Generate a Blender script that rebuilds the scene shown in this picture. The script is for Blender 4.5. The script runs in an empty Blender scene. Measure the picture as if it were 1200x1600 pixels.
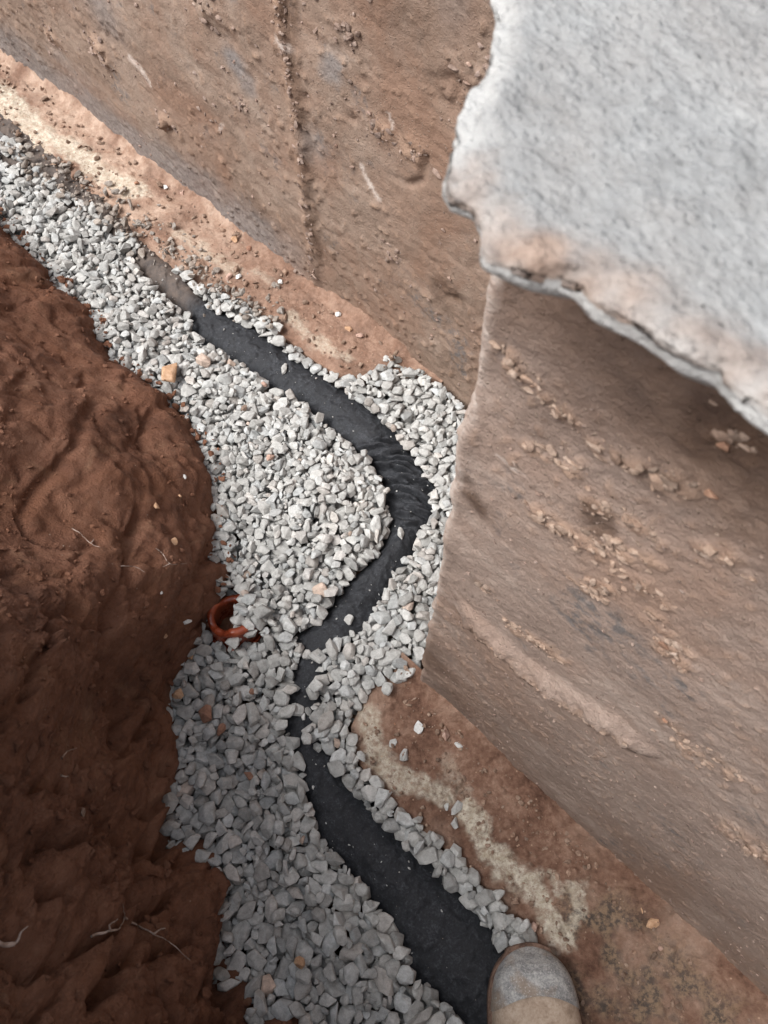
import bpy, bmesh, math, random
import numpy as np
from mathutils import Vector, Matrix

# ------------------------------------------------------------------ camera, sky, sun, exposure
S = bpy.context.scene
CAM_H, TILT, FPX = 1.30, math.radians(26.0), 1200.0
cam = bpy.data.cameras.new('camera'); cam_o = bpy.data.objects.new('camera', cam)
S.collection.objects.link(cam_o); S.camera = cam_o
cam_o.location = (0, 0, CAM_H); cam_o.rotation_euler = (TILT, 0, 0)
cam.sensor_fit = 'VERTICAL'; cam.sensor_height = 36.0; cam.sensor_width = 27.0
cam.lens = 36.0 * FPX / 1600.0
cam.clip_start = 0.01; cam.clip_end = 1000
cam.dof.use_dof = True; cam.dof.focus_distance = 1.28; cam.dof.aperture_fstop = 27.0 / 2.3   # a phone's 2.3 mm opening

SUN_EL, SUN_AZ = math.radians(57), math.radians(-108)     # azimuth from +Y, positive towards +X
w = bpy.data.worlds.new('World'); S.world = w; w.use_nodes = True
nt = w.node_tree; nt.nodes.clear()
sky = nt.nodes.new('ShaderNodeTexSky'); sky.sky_type = 'NISHITA'; sky.sun_disc = False
sky.sun_elevation = SUN_EL; sky.sun_rotation = SUN_AZ; sky.dust_density = 3.0; sky.air_density = 1.0; sky.ozone_density = 1.0
hs = nt.nodes.new('ShaderNodeHueSaturation'); hs.inputs['Saturation'].default_value = 0.28
bg = nt.nodes.new('ShaderNodeBackground'); bg.inputs[1].default_value = 0.15
wo = nt.nodes.new('ShaderNodeOutputWorld')
nt.links.new(sky.outputs[0], hs.inputs['Color']); nt.links.new(hs.outputs[0], bg.inputs[0]); nt.links.new(bg.outputs[0], wo.inputs[0])
sl = bpy.data.lights.new('sun', 'SUN'); sl.energy = 2.2; sl.angle = math.radians(34); sl.color = (1.0, 0.975, 0.94)
so = bpy.data.objects.new('sun', sl); S.collection.objects.link(so)
sd = Vector((math.cos(SUN_EL) * math.sin(SUN_AZ), math.cos(SUN_EL) * math.cos(SUN_AZ), math.sin(SUN_EL)))
so.rotation_euler = sd.to_track_quat('Z', 'Y').to_euler(); so.location = sd * 8
S.view_settings.view_transform = 'Standard'; S.view_settings.look = 'None'
S.view_settings.exposure = 0.78; S.view_settings.gamma = 1.0
S.cycles.max_bounces = 6; S.cycles.diffuse_bounces = 4

rng = np.random.default_rng(7); random.seed(7)

# ------------------------------------------------------------------ frames: the trench runs along t, the walls face -n
TX, NX = np.array([0.729, -0.684]), np.array([0.684, 0.729])
TX /= np.linalg.norm(TX); NX = np.array([-TX[1], TX[0]])
def ray(u, v):
    X, Y = u - 600.0, 800.0 - v
    c, s = math.cos(TILT), math.sin(TILT)
    return np.array([X, FPX * s + Y * c, -(FPX * c - Y * s)])
def on_z(u, v, z=0.0):                         # photograph pixel -> trench (t, n) at height z
    d = ray(u, v); k = (CAM_H - z) / -d[2]
    p = d[:2] * k
    return np.array([p @ TX, p @ NX])
def on_n(u, v, n):                             # photograph pixel -> (t, z) on the wall plane at n
    d = ray(u, v); k = n / (d[:2] @ NX)
    return np.array([k * (d[:2] @ TX), CAM_H + k * d[2]])
def world(t, n, z):
    t, n, z = np.broadcast_arrays(np.asarray(t, float), n, z)
    return np.stack([t * TX[0] + n * NX[0], t * TX[1] + n * NX[1], z], -1)

# ------------------------------------------------------------------ noise
_perm = rng.permutation(256); _perm = np.concatenate([_perm, _perm, _perm])
_grad = rng.normal(size=(256, 3)); _grad /= np.linalg.norm(_grad, axis=1)[:, None]
def perlin(p):
    p = np.asarray(p, float); i = np.floor(p).astype(np.int64); f = p - i; i &= 255
    u = f * f * f * (f * (f * 6 - 15) + 10)
    r = 0
    for dx in (0, 1):
        for dy in (0, 1):
            for dz in (0, 1):
                h = _perm[_perm[_perm[i[..., 0] + dx] + i[..., 1] + dy] + i[..., 2] + dz]
                g = _grad[h]
                dot = g[..., 0] * (f[..., 0] - dx) + g[..., 1] * (f[..., 1] - dy) + g[..., 2] * (f[..., 2] - dz)
                wgt = (u[..., 0] if dx else 1 - u[..., 0]) * (u[..., 1] if dy else 1 - u[..., 1]) * (u[..., 2] if dz else 1 - u[..., 2])
                r = r + wgt * dot
    return r * 1.6
def fbm(p, f, o=4, g=0.5, seed=0.0, ridged=False):
    p = np.asarray(p, float) * f + seed
    a, s, tot = 1.0, 0, 0
    for _ in range(o):
        n = perlin(p)
        if ridged: n = 1 - 2 * np.abs(n)
        s = s + a * n; tot += a; a *= g; p = p * 2.03 + 17.7
    return s / tot
def sstep(a, b, x): x = np.clip((x - a) / (b - a), 0, 1); return x * x * (3 - 2 * x)
def spacing(stops):                            # [(start, step), ..., (end, None)] -> coordinates
    out = []
    for (a, st), (b, _) in zip(stops[:-1], stops[1:]):
        k = max(1, int(round((b - a) / st))); out += list(a + (b - a) * np.arange(k) / k)
    return np.array(out + [stops[-1][0]])
def capsule(x, y, a, b):                       # distance from the segment a-b
    ax, ay = a; dx, dy = b[0] - ax, b[1] - ay
    L = dx * dx + dy * dy + 1e-12
    k = np.clip(((x - ax) * dx + (y - ay) * dy) / L, 0, 1)
    return np.hypot(x - ax - k * dx, y - ay - k * dy), k
def poly_dist(x, y, pts):
    d = np.full(np.shape(x), 9.0)
    for a, b in zip(pts[:-1], pts[1:]): d = np.minimum(d, capsule(x, y, a, b)[0])
    return d
def inside(x, y, poly):
    r = np.zeros(np.shape(x), bool); n = len(poly)
    for i in range(n):
        x0, y0 = poly[i]; x1, y1 = poly[(i + 1) % n]
        c = ((y0 > y) != (y1 > y)) & (x < (x1 - x0) * (y - y0) / (y1 - y0 + 1e-12) + x0)
        r ^= c
    return r

# ------------------------------------------------------------------ mesh and object helpers
def link_mesh(name, V, F, mat, parent=None, smooth=True, attrs=None, loc=None):
    """V (k,3) in world space (or local when parent), F a list or (m,4)/(m,3) int array"""
    V = np.asarray(V, float)
    if loc is not None: V = V - np.asarray(loc, float)
    me = bpy.data.meshes.new(name)
    if isinstance(F, np.ndarray):
        m, k = F.shape
        me.vertices.add(len(V)); me.vertices.foreach_set('co', V.astype(np.float32).ravel())
        me.loops.add(m * k); me.loops.foreach_set('vertex_index', F.astype(np.int32).ravel())
        me.polygons.add(m); me.polygons.foreach_set('loop_start', np.arange(0, m * k, k, dtype=np.int32))
        me.update(calc_edges=True)
    else:
        me.from_pydata([tuple(v) for v in V], [], [tuple(f) for f in F])
    me.polygons.foreach_set('use_smooth', [bool(x) for x in smooth] if hasattr(smooth, '__len__') else [smooth] * len(me.polygons))
    for k_, a in (attrs or {}).items():
        at = me.attributes.new(k_, 'FLOAT', 'POINT'); at.data.foreach_set('value', np.asarray(a, np.float32).ravel())
    me.materials.append(mat); me.validate(); me.update()
    o = bpy.data.objects.new(name, me); S.collection.objects.link(o)
    if loc is not None: o.location = loc
    if parent: o.parent = parent
    return o
def grid_faces(R, C, flip=False):
    i = np.arange((R - 1) * C).reshape(R - 1, C)[:, :-1].ravel()
    f = np.stack([i, i + 1, i + C + 1, i + C], 1)
    return f[:, ::-1].copy() if flip else f
def tag(o, label=None, cat=None, group=None, kind=None):
    for k, v in (('label', label), ('category', cat), ('group', group), ('kind', kind)):
        if v: o[k] = v
    return o
def empty(name, loc, **kw):
    o = bpy.data.objects.new(name, None); o.empty_display_size = 0.05; o.location = loc
    S.collection.objects.link(o); return tag(o, **kw)

# ------------------------------------------------------------------ material helpers
class M:
    def __init__(s, name, rough=0.9, spec=0.3):
        s.m = bpy.data.materials.new(name); s.m.use_nodes = True; s.t = s.m.node_tree; s.n = s.t.nodes
        s.b = s.n['Principled BSDF']; s.b.inputs['Roughness'].default_value = rough
        s.b.inputs['Specular IOR Level'].default_value = spec
        s.co = s.n.new('ShaderNodeTexCoord').outputs['Object']
    def link(s, a, b): s.t.links.new(a, b)
    def mapping(s, scale, rot=(0, 0, 0)):
        q = s.n.new('ShaderNodeMapping'); q.inputs['Scale'].default_value = scale; q.inputs['Rotation'].default_value = rot
        s.link(s.co, q.inputs[0]); return q.outputs[0]
    def noise(s, scale, detail=5, rough=0.55, vec=None, dist=0.0):
        q = s.n.new('ShaderNodeTexNoise'); q.inputs['Scale'].default_value = scale; q.inputs['Detail'].default_value = detail
        q.inputs['Roughness'].default_value = rough; q.inputs['Distortion'].default_value = dist
        s.link(vec or s.co, q.inputs['Vector']); return q.outputs['Fac']
    def voro(s, scale, feature='F1', vec=None, out='Distance', rnd=1.0):
        q = s.n.new('ShaderNodeTexVoronoi'); q.feature = feature; q.inputs['Scale'].default_value = scale
        q.inputs['Randomness'].default_value = rnd
        s.link(vec or s.co, q.inputs['Vector']); return q.outputs[out]
    def ramp(s, f, stops):
        q = s.n.new('ShaderNodeValToRGB'); e = q.color_ramp.elements
        while len(e) > 1: e.remove(e[-1])
        for i, (p, c) in enumerate(stops):
            if not hasattr(c, '__len__'): c = (c, c, c)
            x = e[0] if i == 0 else e.new(p)
            x.position = p; x.color = (*c, 1)
        s.link(f, q.inputs[0]); return q.outputs[0]
    def mix(s, f, a, b, mode='MIX'):
        q = s.n.new('ShaderNodeMix'); q.data_type = 'RGBA'; q.blend_type = mode
        for ix, v in ((0, f), (6, a), (7, b)):
            sock = q.inputs[ix]
            if isinstance(v, (int, float)): sock.default_value = v if ix == 0 else (v, v, v, 1)
            elif isinstance(v, tuple): sock.default_value = (*v, 1)
            else: s.link(v, sock)
        return q.outputs[2]
    def math(s, op, a, b=0.0, clamp=False):
        q = s.n.new('ShaderNodeMath'); q.operation = op; q.use_clamp = clamp
        for k, v in enumerate((a, b)):
            if isinstance(v, (int, float)): q.inputs[k].default_value = v
            else: s.link(v, q.inputs[k])
        return q.outputs[0]
    def attr(s, name):
        q = s.n.new('ShaderNodeAttribute'); q.attribute_name = name; return q.outputs['Fac']
    def bump(s, h, dist, strength=1.0):
        q = s.n.new('ShaderNodeBump'); q.inputs['Distance'].default_value = dist; q.inputs['Strength'].default_value = strength
        s.link(h, q.inputs['Height'])
        if s.b.inputs['Normal'].is_linked: s.link(s.b.inputs['Normal'].links[0].from_socket, q.inputs['Normal'])
        s.link(q.outputs[0], s.b.inputs['Normal'])
    def color(s, c): s.link(c, s.b.inputs['Base Color'])
    def rough(s, c): s.link(c, s.b.inputs['Roughness'])
def frame_rot():                               # object-space rotation that turns x into the trench axis
    return (0, 0, math.atan2(0.684, 0.729))

# soil of the bank: red-brown clay, slightly damp
def soil_material(name, dark, mid, light, gloss=0.25):
    m = M(name, 0.85, 0.3)
    a = m.noise(5.5, 8, 0.62, dist=0.4); b = m.noise(34, 6, 0.65); c = m.noise(190, 4, 0.7)
    f = m.math('ADD', m.math('MULTIPLY', a, 0.55), m.math('ADD', m.math('MULTIPLY', b, 0.3), m.math('MULTIPLY', c, 0.15)))
    col = m.ramp(f, [(0.36, dark), (0.5, mid), (0.64, light)])
    pale = m.ramp(m.noise(14, 6, 0.7, dist=0.8), [(0.56, 0.0), (0.68, 0.55)])
    col = m.mix(pale, col, (0.30, 0.17, 0.105))
    og = m.ramp(m.noise(7.3, 3, 0.5), [(0.5, 0.0), (0.66, 0.5)])
    col = m.mix(og, col, (0.190, 0.080, 0.041))
    v = m.voro(85, out='Distance'); fl = m.ramp(v, [(0.0, 1.0), (0.075, 1.0), (0.11, 0.0)])
    sel = m.ramp(m.noise(45, 2, 0.5), [(0.62, 0.0), (0.64, 1.0)])
    col = m.mix(m.math('MULTIPLY', fl, sel), col, (0.42, 0.33, 0.26))
    m.color(col)
    m.rough(m.ramp(m.noise(60, 5, 0.7), [(0.35, 0.55), (0.6, 0.92)]))
    m.bump(m.noise(42, 7, 0.7, dist=0.3), 0.0075); m.bump(m.noise(130, 6, 0.72), 0.0050); m.bump(m.noise(480, 4, 0.7), 0.0013, 0.9)
    return m
soil = soil_material('bank_soil', (0.092, 0.040, 0.024), (0.208, 0.094, 0.056), (0.290, 0.150, 0.096))
ms = soil.m

# ------------------------------------------------------------------ the earth bank on the left and the ground behind it
toe_px = [(0, 340), (55, 392), (100, 440), (150, 490), (180, 550), (235, 600), (300, 660), (345, 728), (342, 790), (366, 880),
          (330, 985), (288, 1030), (268, 1090), (290, 1180), (312, 1290), (350, 1400), (372, 1490), (470, 1590)]
toe = np.array([on_z(u, v, 0.0) for u, v in toe_px])
toe = toe[np.argsort(toe[:, 0])]
toe = np.vstack([[[-60, 0.95], [-4.4, 0.93], [-3.9, 0.84], [-3.5, 0.50], [-2.6, 0.43]], toe,
                 [[0.30, -0.21], [0.75, -0.20], [1.1, -0.14], [1.35, 0.08], [1.5, 0.34], [60, 0.40]]])
def toe_n(t): return np.interp(t, toe[:, 0], toe[:, 1])
tt = spacing([(-60, 10), (-8, 1), (-4.4, 0.03), (-2.2, 0.008), (-1.75, 0.0042), (0.35, 0.01), (1.2, 0.1), (1.8, 0.3), (4, 8), (60, None)])
ss = np.linspace(-3, 3, 61)
toe_s = np.mean([toe_n(tt + 0.11 * q) * 1.0 for q in ss], 0)
toe_f = np.mean([toe_n(tt + 0.005 * q) for q in ss], 0)
rows_z = spacing([(-0.09, 0.012), (-0.03, 0.0042), (0.75, 0.008), (1.12, 0.015), (1.30, None)])
rows_b = np.array([0.03, 0.07, 0.12, 0.2, 0.3, 0.45, 0.7, 1.1, 1.8, 3, 6, 14, 60])
Z = np.concatenate([rows_z, np.full(len(rows_b), 1.33)]); B = np.concatenate([np.zeros(len(rows_z)), rows_b])
T2, Z2 = np.meshgrid(tt, Z)
ztop = np.interp(tt, [-60, -1.5, -0.85, -0.56, -0.28, -0.05, 0.12, 0.36, 60], [0.40, 0.40, 0.42, 0.62, 1.3, 1.95, 1.7, 0.75, 0.70])[None]  # unseen hump beside the camera, raised to shade the lower left
Z2 = np.where(Z2 < 0.3, Z2, 0.3 + (Z2 - 0.3) * (ztop - 0.3) / 1.03); B2 = np.repeat(B[:, None], len(tt), 1)
k = sstep(0.02, 0.45, Z2)
N2 = toe_f[None] * (1 - k) + (toe_s[None] - 0.015) * k
slope = (0.27 - 0.10 * sstep(-0.3, 0.1, T2) * sstep(0.2, 0.9, Z2)) * np.clip(Z2, 0, None) + 0.02 * sstep(0.0, 0.15, Z2) + 0.62 * sstep(-0.42, -0.78, T2) * np.clip(Z2 - 0.07, 0, None)
N2 = N2 - slope - B2
P = np.stack([T2, N2, Z2], -1)
near = (np.abs(T2) < 5)
amp = sstep(-0.05, 0.05, Z2) * 0.75 + 0.25
pf = world(P[..., 0], P[..., 1], P[..., 2]) * np.array([1.0, 0.22, 0.28])     # spade furrows run down towards the trench
pf[..., 0] += 0.02 * fbm(P, 6, 2, seed=39.0)
RG = sstep(-0.75, -0.25, T2)
d = 0.045 * fbm(P, 3.1, 3, seed=3.0) + (0.019 + 0.040 * RG) * fbm(pf, 9.5 , 4, 0.55, seed=9.0) \
    + (0.0045 + 0.0195 * RG) * fbm(P, 19, 5, 0.6, seed=31.0) + (0.0022 + 0.0080 * RG) * fbm(P, 62, 3, 0.65, seed=5.0)
r1 = fbm(pf, 7.0, 3, 0.5, seed=50.0, ridged=True); d -= (0.016 + 0.075 * RG) * sstep(0.66, 0.95, r1)
r2 = fbm(P * np.array([1, 1, .7]) , 12.0, 2, 0.5, seed=77.0, ridged=True); d -= (0.008 + 0.022 * RG) * sstep(0.62, 0.95, r2)
# steps broken out of the clay face
st = fbm(P, 6, 3, seed=88.0); d += (0.004 + 0.008 * RG) * (sstep(-0.02, 0.04, st) + sstep(0.25, 0.3, st) + sstep(-0.3, -0.26, st)) - 0.013
def groove(px, depth, wid, nref):
    global d
    q = [on_n(u, v, nn) for (u, v), nn in zip(px, nref)]
    dd = poly_dist(T2, Z2, q)
    d -= depth * np.exp(-(dd / wid) ** 2)
d = d * amp
N2 = N2 + np.where(B2 > 0, 0, d)
Zf = Z2 + np.where(B2 > 0, 0.03 * fbm(P, 2.0, 4, seed=12.0), 0.010 * fbm(P, 20, 3, seed=61.0) * amp)
T3 = T2 + 0.007 * fbm(P, 18, 3, seed=44.0) * near
V = world(T3, N2, Zf).reshape(-1, 3)
o = link_mesh('earth_bank', V, grid_faces(len(Z), len(tt)), ms)
tag(o, kind='structure')
def bank_surf(t, z):                                           # n on the bank surface
    i = np.argmin(np.abs(tt - t)); j = np.argmin(np.abs(rows_z - z)); return N2[j, i]
BT, BN, BZ = T3, N2, Zf

# ------------------------------------------------------------------ trench floor and the ground above the wall
g = M('floor_soil', 0.9); f = m_ = g.noise(40, 7, 0.65)
g.color(g.ramp(f, [(0.35, (0.07, 0.04, 0.028)), (0.62, (0.17, 0.10, 0.065))])); g.bump(g.noise(120, 6, 0.7), 0.004)
tq = spacing([(-5, 0.1), (-2.2, 0.02), (1.0, 0.1), (3, None)]); nq = spacing([(-0.7, 0.02), (1.1, None)])
A, Bq = np.meshgrid(tq, nq); zq = -0.055 + 0.012 * fbm(np.stack([A, Bq, 0 * A], -1), 9, 4)
tag(link_mesh('trench_floor', world(A, Bq, zq).reshape(-1, 3), grid_faces(len(nq), len(tq)), g.m), kind='structure')
tq = spacing([(-60, 10), (-6, 0.15), (4, 8), (60, None)]); nq = spacing([(0.955, 0.05), (2.5, 0.5), (6, 9), (60, None)])
A, Bq = np.meshgrid(tq, nq); pq = np.stack([A, Bq, 0 * A], -1)
zq = 0.93 + 0.05 * fbm(pq, 1.5, 5, 0.55) + 0.015 * fbm(pq, 12, 3)
tag(link_mesh('ground', world(A, Bq, zq).reshape(-1, 3), grid_faces(len(nq), len(tq)), ms), kind='structure')

# ------------------------------------------------------------------ cast concrete of the two walls
def wall_material(name, base_d, base_m, base_l, stain, streak=1.0):
    m = M(name, 0.88, 0.25)
    rv = m.mapping((1, 1, 1), (0, 0, math.atan2(0.684, 0.729)))
    q = m.n.new('ShaderNodeMapping'); q.inputs['Scale'].default_value = (0.85, 1, 1.0); m.link(rv, q.inputs[0]); sv = q.outputs[0]
    a = m.noise(7, 7, 0.6, vec=sv, dist=0.5); b = m.noise(60, 5, 0.68, vec=sv); c = m.noise(330, 3, 0.7, vec=sv)
    f = m.math('ADD', m.math('MULTIPLY', a, 0.5), m.math('ADD', m.math('MULTIPLY', b, 0.3), m.math('MULTIPLY', c, 0.2)))
    col = m.ramp(f, [(0.34, base_d), (0.5, base_m), (0.64, base_l)])
    bl = m.math('MULTIPLY', m.ramp(m.noise(9.5, 4, 0.6, dist=0.3), [(0.57, 0.0), (0.68, 0.8)]), m.ramp(m.noise(75, 3, 0.6), [(0.45, 0.0), (0.6, 1.0)]))
    col = m.mix(bl, col, (0.13, 0.125, 0.125))
    rd = m.ramp(m.noise(4.2, 5, 0.6, dist=0.6), [(0.47, 0.0), (0.64, 0.8)])
    col = m.mix(rd, col, stain)
    # grit set in the face
    v = m.voro(190, vec=sv); gr = m.ramp(v, [(0.0, 1.0), (0.16, 1.0), (0.24, 0.0)])
    gs = m.ramp(m.voro(190, vec=sv, out='Color'), [(0.45, 0.0), (0.5, 1.0)])
    col = m.mix(m.math('MULTIPLY', m.math('MULTIPLY', gr, gs), 0.55), col, (0.43, 0.33, 0.26))
    col = m.mix(m.math('MULTIPLY', m.attr('mud'), 0.9), col, m.ramp(m.noise(50, 5, 0.7), [(0.35, (0.25, 0.15, 0.10)), (0.65, (0.47, 0.32, 0.23))]))
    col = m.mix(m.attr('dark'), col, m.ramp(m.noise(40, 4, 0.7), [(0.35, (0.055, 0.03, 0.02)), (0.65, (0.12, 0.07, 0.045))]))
    col = m.mix(m.attr('pale'), col, m.ramp(m.noise(80, 4, 0.7), [(0.35, (0.40, 0.30, 0.25)), (0.65, (0.70, 0.62, 0.56))]))
    col = m.mix(m.attr('grey'), col, m.ramp(m.noise(120, 4, 0.7, vec=sv), [(0.35, (0.15, 0.14, 0.14)), (0.65, (0.27, 0.25, 0.24))]))
    m.color(col)
    hgt = m.math('ADD', m.math('MULTIPLY', gr, m.math('MULTIPLY', gs, 0.6)), m.noise(260, 4, 0.7, vec=sv))
    m.bump(m.noise(60, 6, 0.7), 0.0026); m.bump(hgt, 0.0020, 1.0); m.bump(m.noise(700, 2, 0.6), 0.0004)
    return m.m
def sweep_wall(name, path_t, path_n, zs, back, mat, disp, masks, nrm):
    """path of plan points, rows up the height then back over the top"""
    R, C = len(zs) + len(back), len(path_t)
    zz = np.concatenate([zs, np.full(len(back), zs[-1])]); bb = np.concatenate([np.zeros(len(zs)), back])
    Zg = np.repeat(zz[:, None], C, 1); Bg = np.repeat(bb[:, None], C, 1)
    Tg = np.repeat(path_t[None], R, 0); Ng = np.repeat(path_n[None], R, 0)
    on = (Bg == 0)
    dd = disp(Tg, Ng, Zg) * np.where(on, 1, 0.4)
    at = {k_: np.where(on, f_(Tg, Ng, Zg), 0) for k_, f_ in masks.items()}
    T_ = Tg + nrm[0][None] * dd; N_ = Ng + nrm[1][None] * dd + Bg
    Z_ = Zg + np.where(on, 0, 0.01 * fbm(np.stack([Tg, Ng + Bg, Zg], -1), 20, 3))
    return world(T_, N_, Z_).reshape(-1, 3), grid_faces(R, C), at

NW, FW = 0.270, 0.760
CT = on_z(655, 1062, 0.0)[0]                    # where the near wall's corner stands
# --- near wall: side face, corner, front face
front = spacing([(0.018, 0.0026), (0.62, 0.005), (1.0, 0.03), (3.0, None)])
pt, pn = [], []
for nn in spacing([(0.80, 0.02), (0.55, 0.008), (0.29, 0.003)][::1] + [(0.283, None)]) if False else np.concatenate([np.arange(0.82, 0.45, -0.02), np.arange(0.45, 0.286, -0.006)]):
    pt.append(CT); pn.append(nn)
for a in np.linspace(0, math.pi / 2, 9)[1:-1]:
    pt.append(CT + 0.012 * (1 - math.cos(a))); pn.append(NW + 0.012 * (1 - math.sin(a)))
cidx = len(pt)
for x in front: pt.append(CT + x - 0.004); pn.append(NW)
pt, pn = np.array(pt), np.array(pn)
nt_ = np.zeros_like(pt); nn_ = np.zeros_like(pt)
sidec = len(pt) - len(front) - 7
nt_[:sidec] = -1; nn_[sidec + 7:] = -1
for i, a in enumerate(np.linspace(0, math.pi / 2, 9)[1:-1]): nt_[sidec + i] = -math.cos(a); nn_[sidec + i] = -math.sin(a)
def W(u, v): return tuple(on_n(u, v, NW - 0.006))
mud_lines = [  # (points, radius m, height m)
    ([(785, 572), (815, 600), (850, 640), (885, 672)], 0.0060, 0.0065), ([(780, 560), (800, 590)], 0.007, 0.006),
    ([(930, 715), (985, 738), (1010, 745)], 0.007, 0.006), ([(1000, 748), (1045, 765), (1078, 775)], 0.010, 0.008),
    ([(838, 812), (868, 832), (895, 850)], 0.008, 0.008), ([(920, 868), (925, 850), (950, 862), (975, 875), (1006, 888)], 0.008, 0.008),
    ([(812, 700), (850, 725), (890, 745)], 0.005, 0.004), ([(965, 908), (1000, 925), (1022, 948)], 0.009, 0.009),
    ([(750, 925), (762, 934)], 0.007, 0.007), ([(905, 925), (960, 928)], 0.007, 0.005), ([(1025, 985), (1035, 1030), (1062, 1032)], 0.010, 0.008),
    ([(790, 985), (830, 1010), (868, 1032)], 0.010, 0.006), ([(1065, 1180), (1095, 1195), (1130, 1215)], 0.012, 0.008),
    ([(1145, 1315), (1175, 1335), (1205, 1360)], 0.020, 0.010), ([(1040, 1140), (1055, 1150)], 0.012, 0.006),
    ([(905, 800), (950, 815), (1000, 835)], 0.006, 0.004), ([(1130, 690), (1155, 705)], 0.009, 0.006), ([(1100, 880), (1125, 886)], 0.009, 0.006)]
ridge = [(742, 985), (775, 1015), (815, 1050), (862, 1085), (905, 1108), (925, 1125), (950, 1140), (975, 1158)]
rid = [W(*p) for p in ridge]; mudW = [([W(*p) for p in L], r, h) for L, r, h in mud_lines]
def near_disp(t, n, z):
    p = np.stack([t, n, z], -1); ps = p * np.array([0.4, 1, 1])
    lump = fbm(p, 75, 3, 0.6, seed=2.0)
    d = 0.006 * fbm(p, 5, 3, seed=1.0) + 0.0018 * fbm(p, 26, 4, 0.55, seed=6.0) + 0.0016 * fbm(p, 110, 3, 0.65, seed=8.0)
    lump2 = fbm(p * np.array([.8, 1, 1]), 95, 3, 0.6, seed=4.0)
    w1 = 0.012 * perlin(np.stack([t * 22, z * 22, 0 * t], -1)); w2 = 0.012 * perlin(np.stack([t * 22 + 40, z * 22, 0 * t], -1))
    for L, r, h in mudW:
        q = poly_dist(t + w1 * .6, z + w2 * .6, L)
        m_ = sstep(r * 1.8, r * 0.5, q + 0.009 * lump) * sstep(-0.18, 0.06, lump2)
        d = d + h * 0.55 * m_ * (0.45 + 1.2 * np.clip(lump2 + 0.3 * lump, 0, 1))
    # ridge: a lip of mortar that overhangs a dark recess below it
    sd_ = np.full(t.shape, 9.0); side = np.zeros(t.shape)
    for a, b in zip(rid[:-1], rid[1:]):
        q, kk = capsule(t + w1 * .35, z + w2 * .35, a, b)
        cr = (b[0] - a[0]) * (z - a[1]) - (b[1] - a[1]) * (t - a[0])
        side = np.where(q < sd_, np.sign(cr), side); sd_ = np.minimum(sd_, q)
    up = side * sd_
    d = d + 0.0150 * sstep(-0.001, 0.003, up) * sstep(0.042, 0.010, up) * (0.85 + 0.5 * lump) - 0.008 * sstep(0.0, -0.004, up) * sstep(-0.03, -0.008, up)
    # scattered stuck crumbs
    c = fbm(p, 85, 2, 0.55, seed=14.0); c2 = fbm(p, 5.5, 3, seed=19.0)
    d = d + 0.0018 * sstep(0.22, 0.40, c) * sstep(-0.3, 0.25, c2)
    # pale burr on the arris
    e = np.hypot(t - CT, (n - NW)); eb = np.exp(-(e / 0.011) ** 2) * (0.6 + 0.6 * fbm(p * np.array([1, 1, .5]), 40, 3, seed=23.0))
    d = d + 0.0045 * np.clip(eb, 0, 1.5) + 0.006 * fbm(p, 14, 3, seed=29.0) * np.exp(-(e / 0.05) ** 2)
    return d
def near_mud(t, n, z):
    p = np.stack([t, n, z], -1); lump = fbm(p, 75, 3, 0.6, seed=2.0); m_ = np.zeros(t.shape)
    w1 = 0.012 * perlin(np.stack([t * 22, z * 22, 0 * t], -1)); w2 = 0.012 * perlin(np.stack([t * 22 + 40, z * 22, 0 * t], -1))
    lump2 = fbm(p * np.array([.8, 1, 1]), 95, 3, 0.6, seed=4.0)
    for L, r, h in mudW: m_ = np.maximum(m_, sstep(r * 1.8, r * 0.5, poly_dist(t + w1 * .6, z + w2 * .6, L) + 0.009 * lump) * sstep(-0.2, 0.04, lump2) * 0.7)
    c = fbm(p, 85, 2, 0.55, seed=14.0); c2 = fbm(p, 5.5, 3, seed=19.0)
    m_ = np.maximum(m_, 0.45 * sstep(0.2, 0.36, c) * sstep(-0.3, 0.25, c2))
    q = poly_dist(t, z, rid); m_ = np.maximum(m_, sstep(0.016, 0.004, q + 0.010 * lump) * 0.5)
    oc = np.hypot(t - W(1130, 775)[0], (z - W(1130, 775)[1]) * 1.5)
    return np.maximum(m_, 0.45 * sstep(0.09, 0.01, oc + 0.03 * lump))
def near_dark(t, n, z):
    p = np.stack([t, n, z], -1); l = fbm(p, 16, 4, 0.6, seed=71.0); m_ = np.zeros(t.shape)
    for (u, v, r, a) in [(737, 790, .020, .8), (928, 828, .016, .7), (720, 755, .012, .5), (860, 520, .03, .45), (1010, 620, .05, .6), (1130, 690, .05, .85), (1180, 740, .05, .7), (740, 985, .03, .45), (670, 1030, .05, .5), (700, 1100, .06, .25)]:
        c = W(u, v); m_ = np.maximum(m_, a * sstep(r * 1.3, r * .35, np.hypot(t - c[0], z - c[1]) + 0.03 * l))
    w1 = 0.012 * perlin(np.stack([t * 22, z * 22, 0 * t], -1)); w2 = 0.012 * perlin(np.stack([t * 22 + 40, z * 22, 0 * t], -1))
    m_ = np.maximum(m_, 0.95 * sstep(0.0060, 0.002, poly_dist(t + w1 * .35, z + w2 * .35 + 0.006, rid) + 0.003 * l))  # shade below the ridge lip, painted as a thin dark line
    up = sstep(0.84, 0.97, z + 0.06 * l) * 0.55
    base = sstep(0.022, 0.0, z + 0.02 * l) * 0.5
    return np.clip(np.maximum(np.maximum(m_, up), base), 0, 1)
def near_pale(t, n, z):
    p = np.stack([t, n, z], -1); e = np.hypot(t - CT, n - NW)
    a = sstep(0.013, 0.004, e + 0.010 * fbm(p, 40, 3, seed=52.0)) * sstep(0.15, 0.5, z) * 0.62
    L = [W(765, 720), W(812, 752)]
    return np.maximum(a, sstep(0.0022, 0.0008, poly_dist(t, z, L)) * 0.8)
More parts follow.
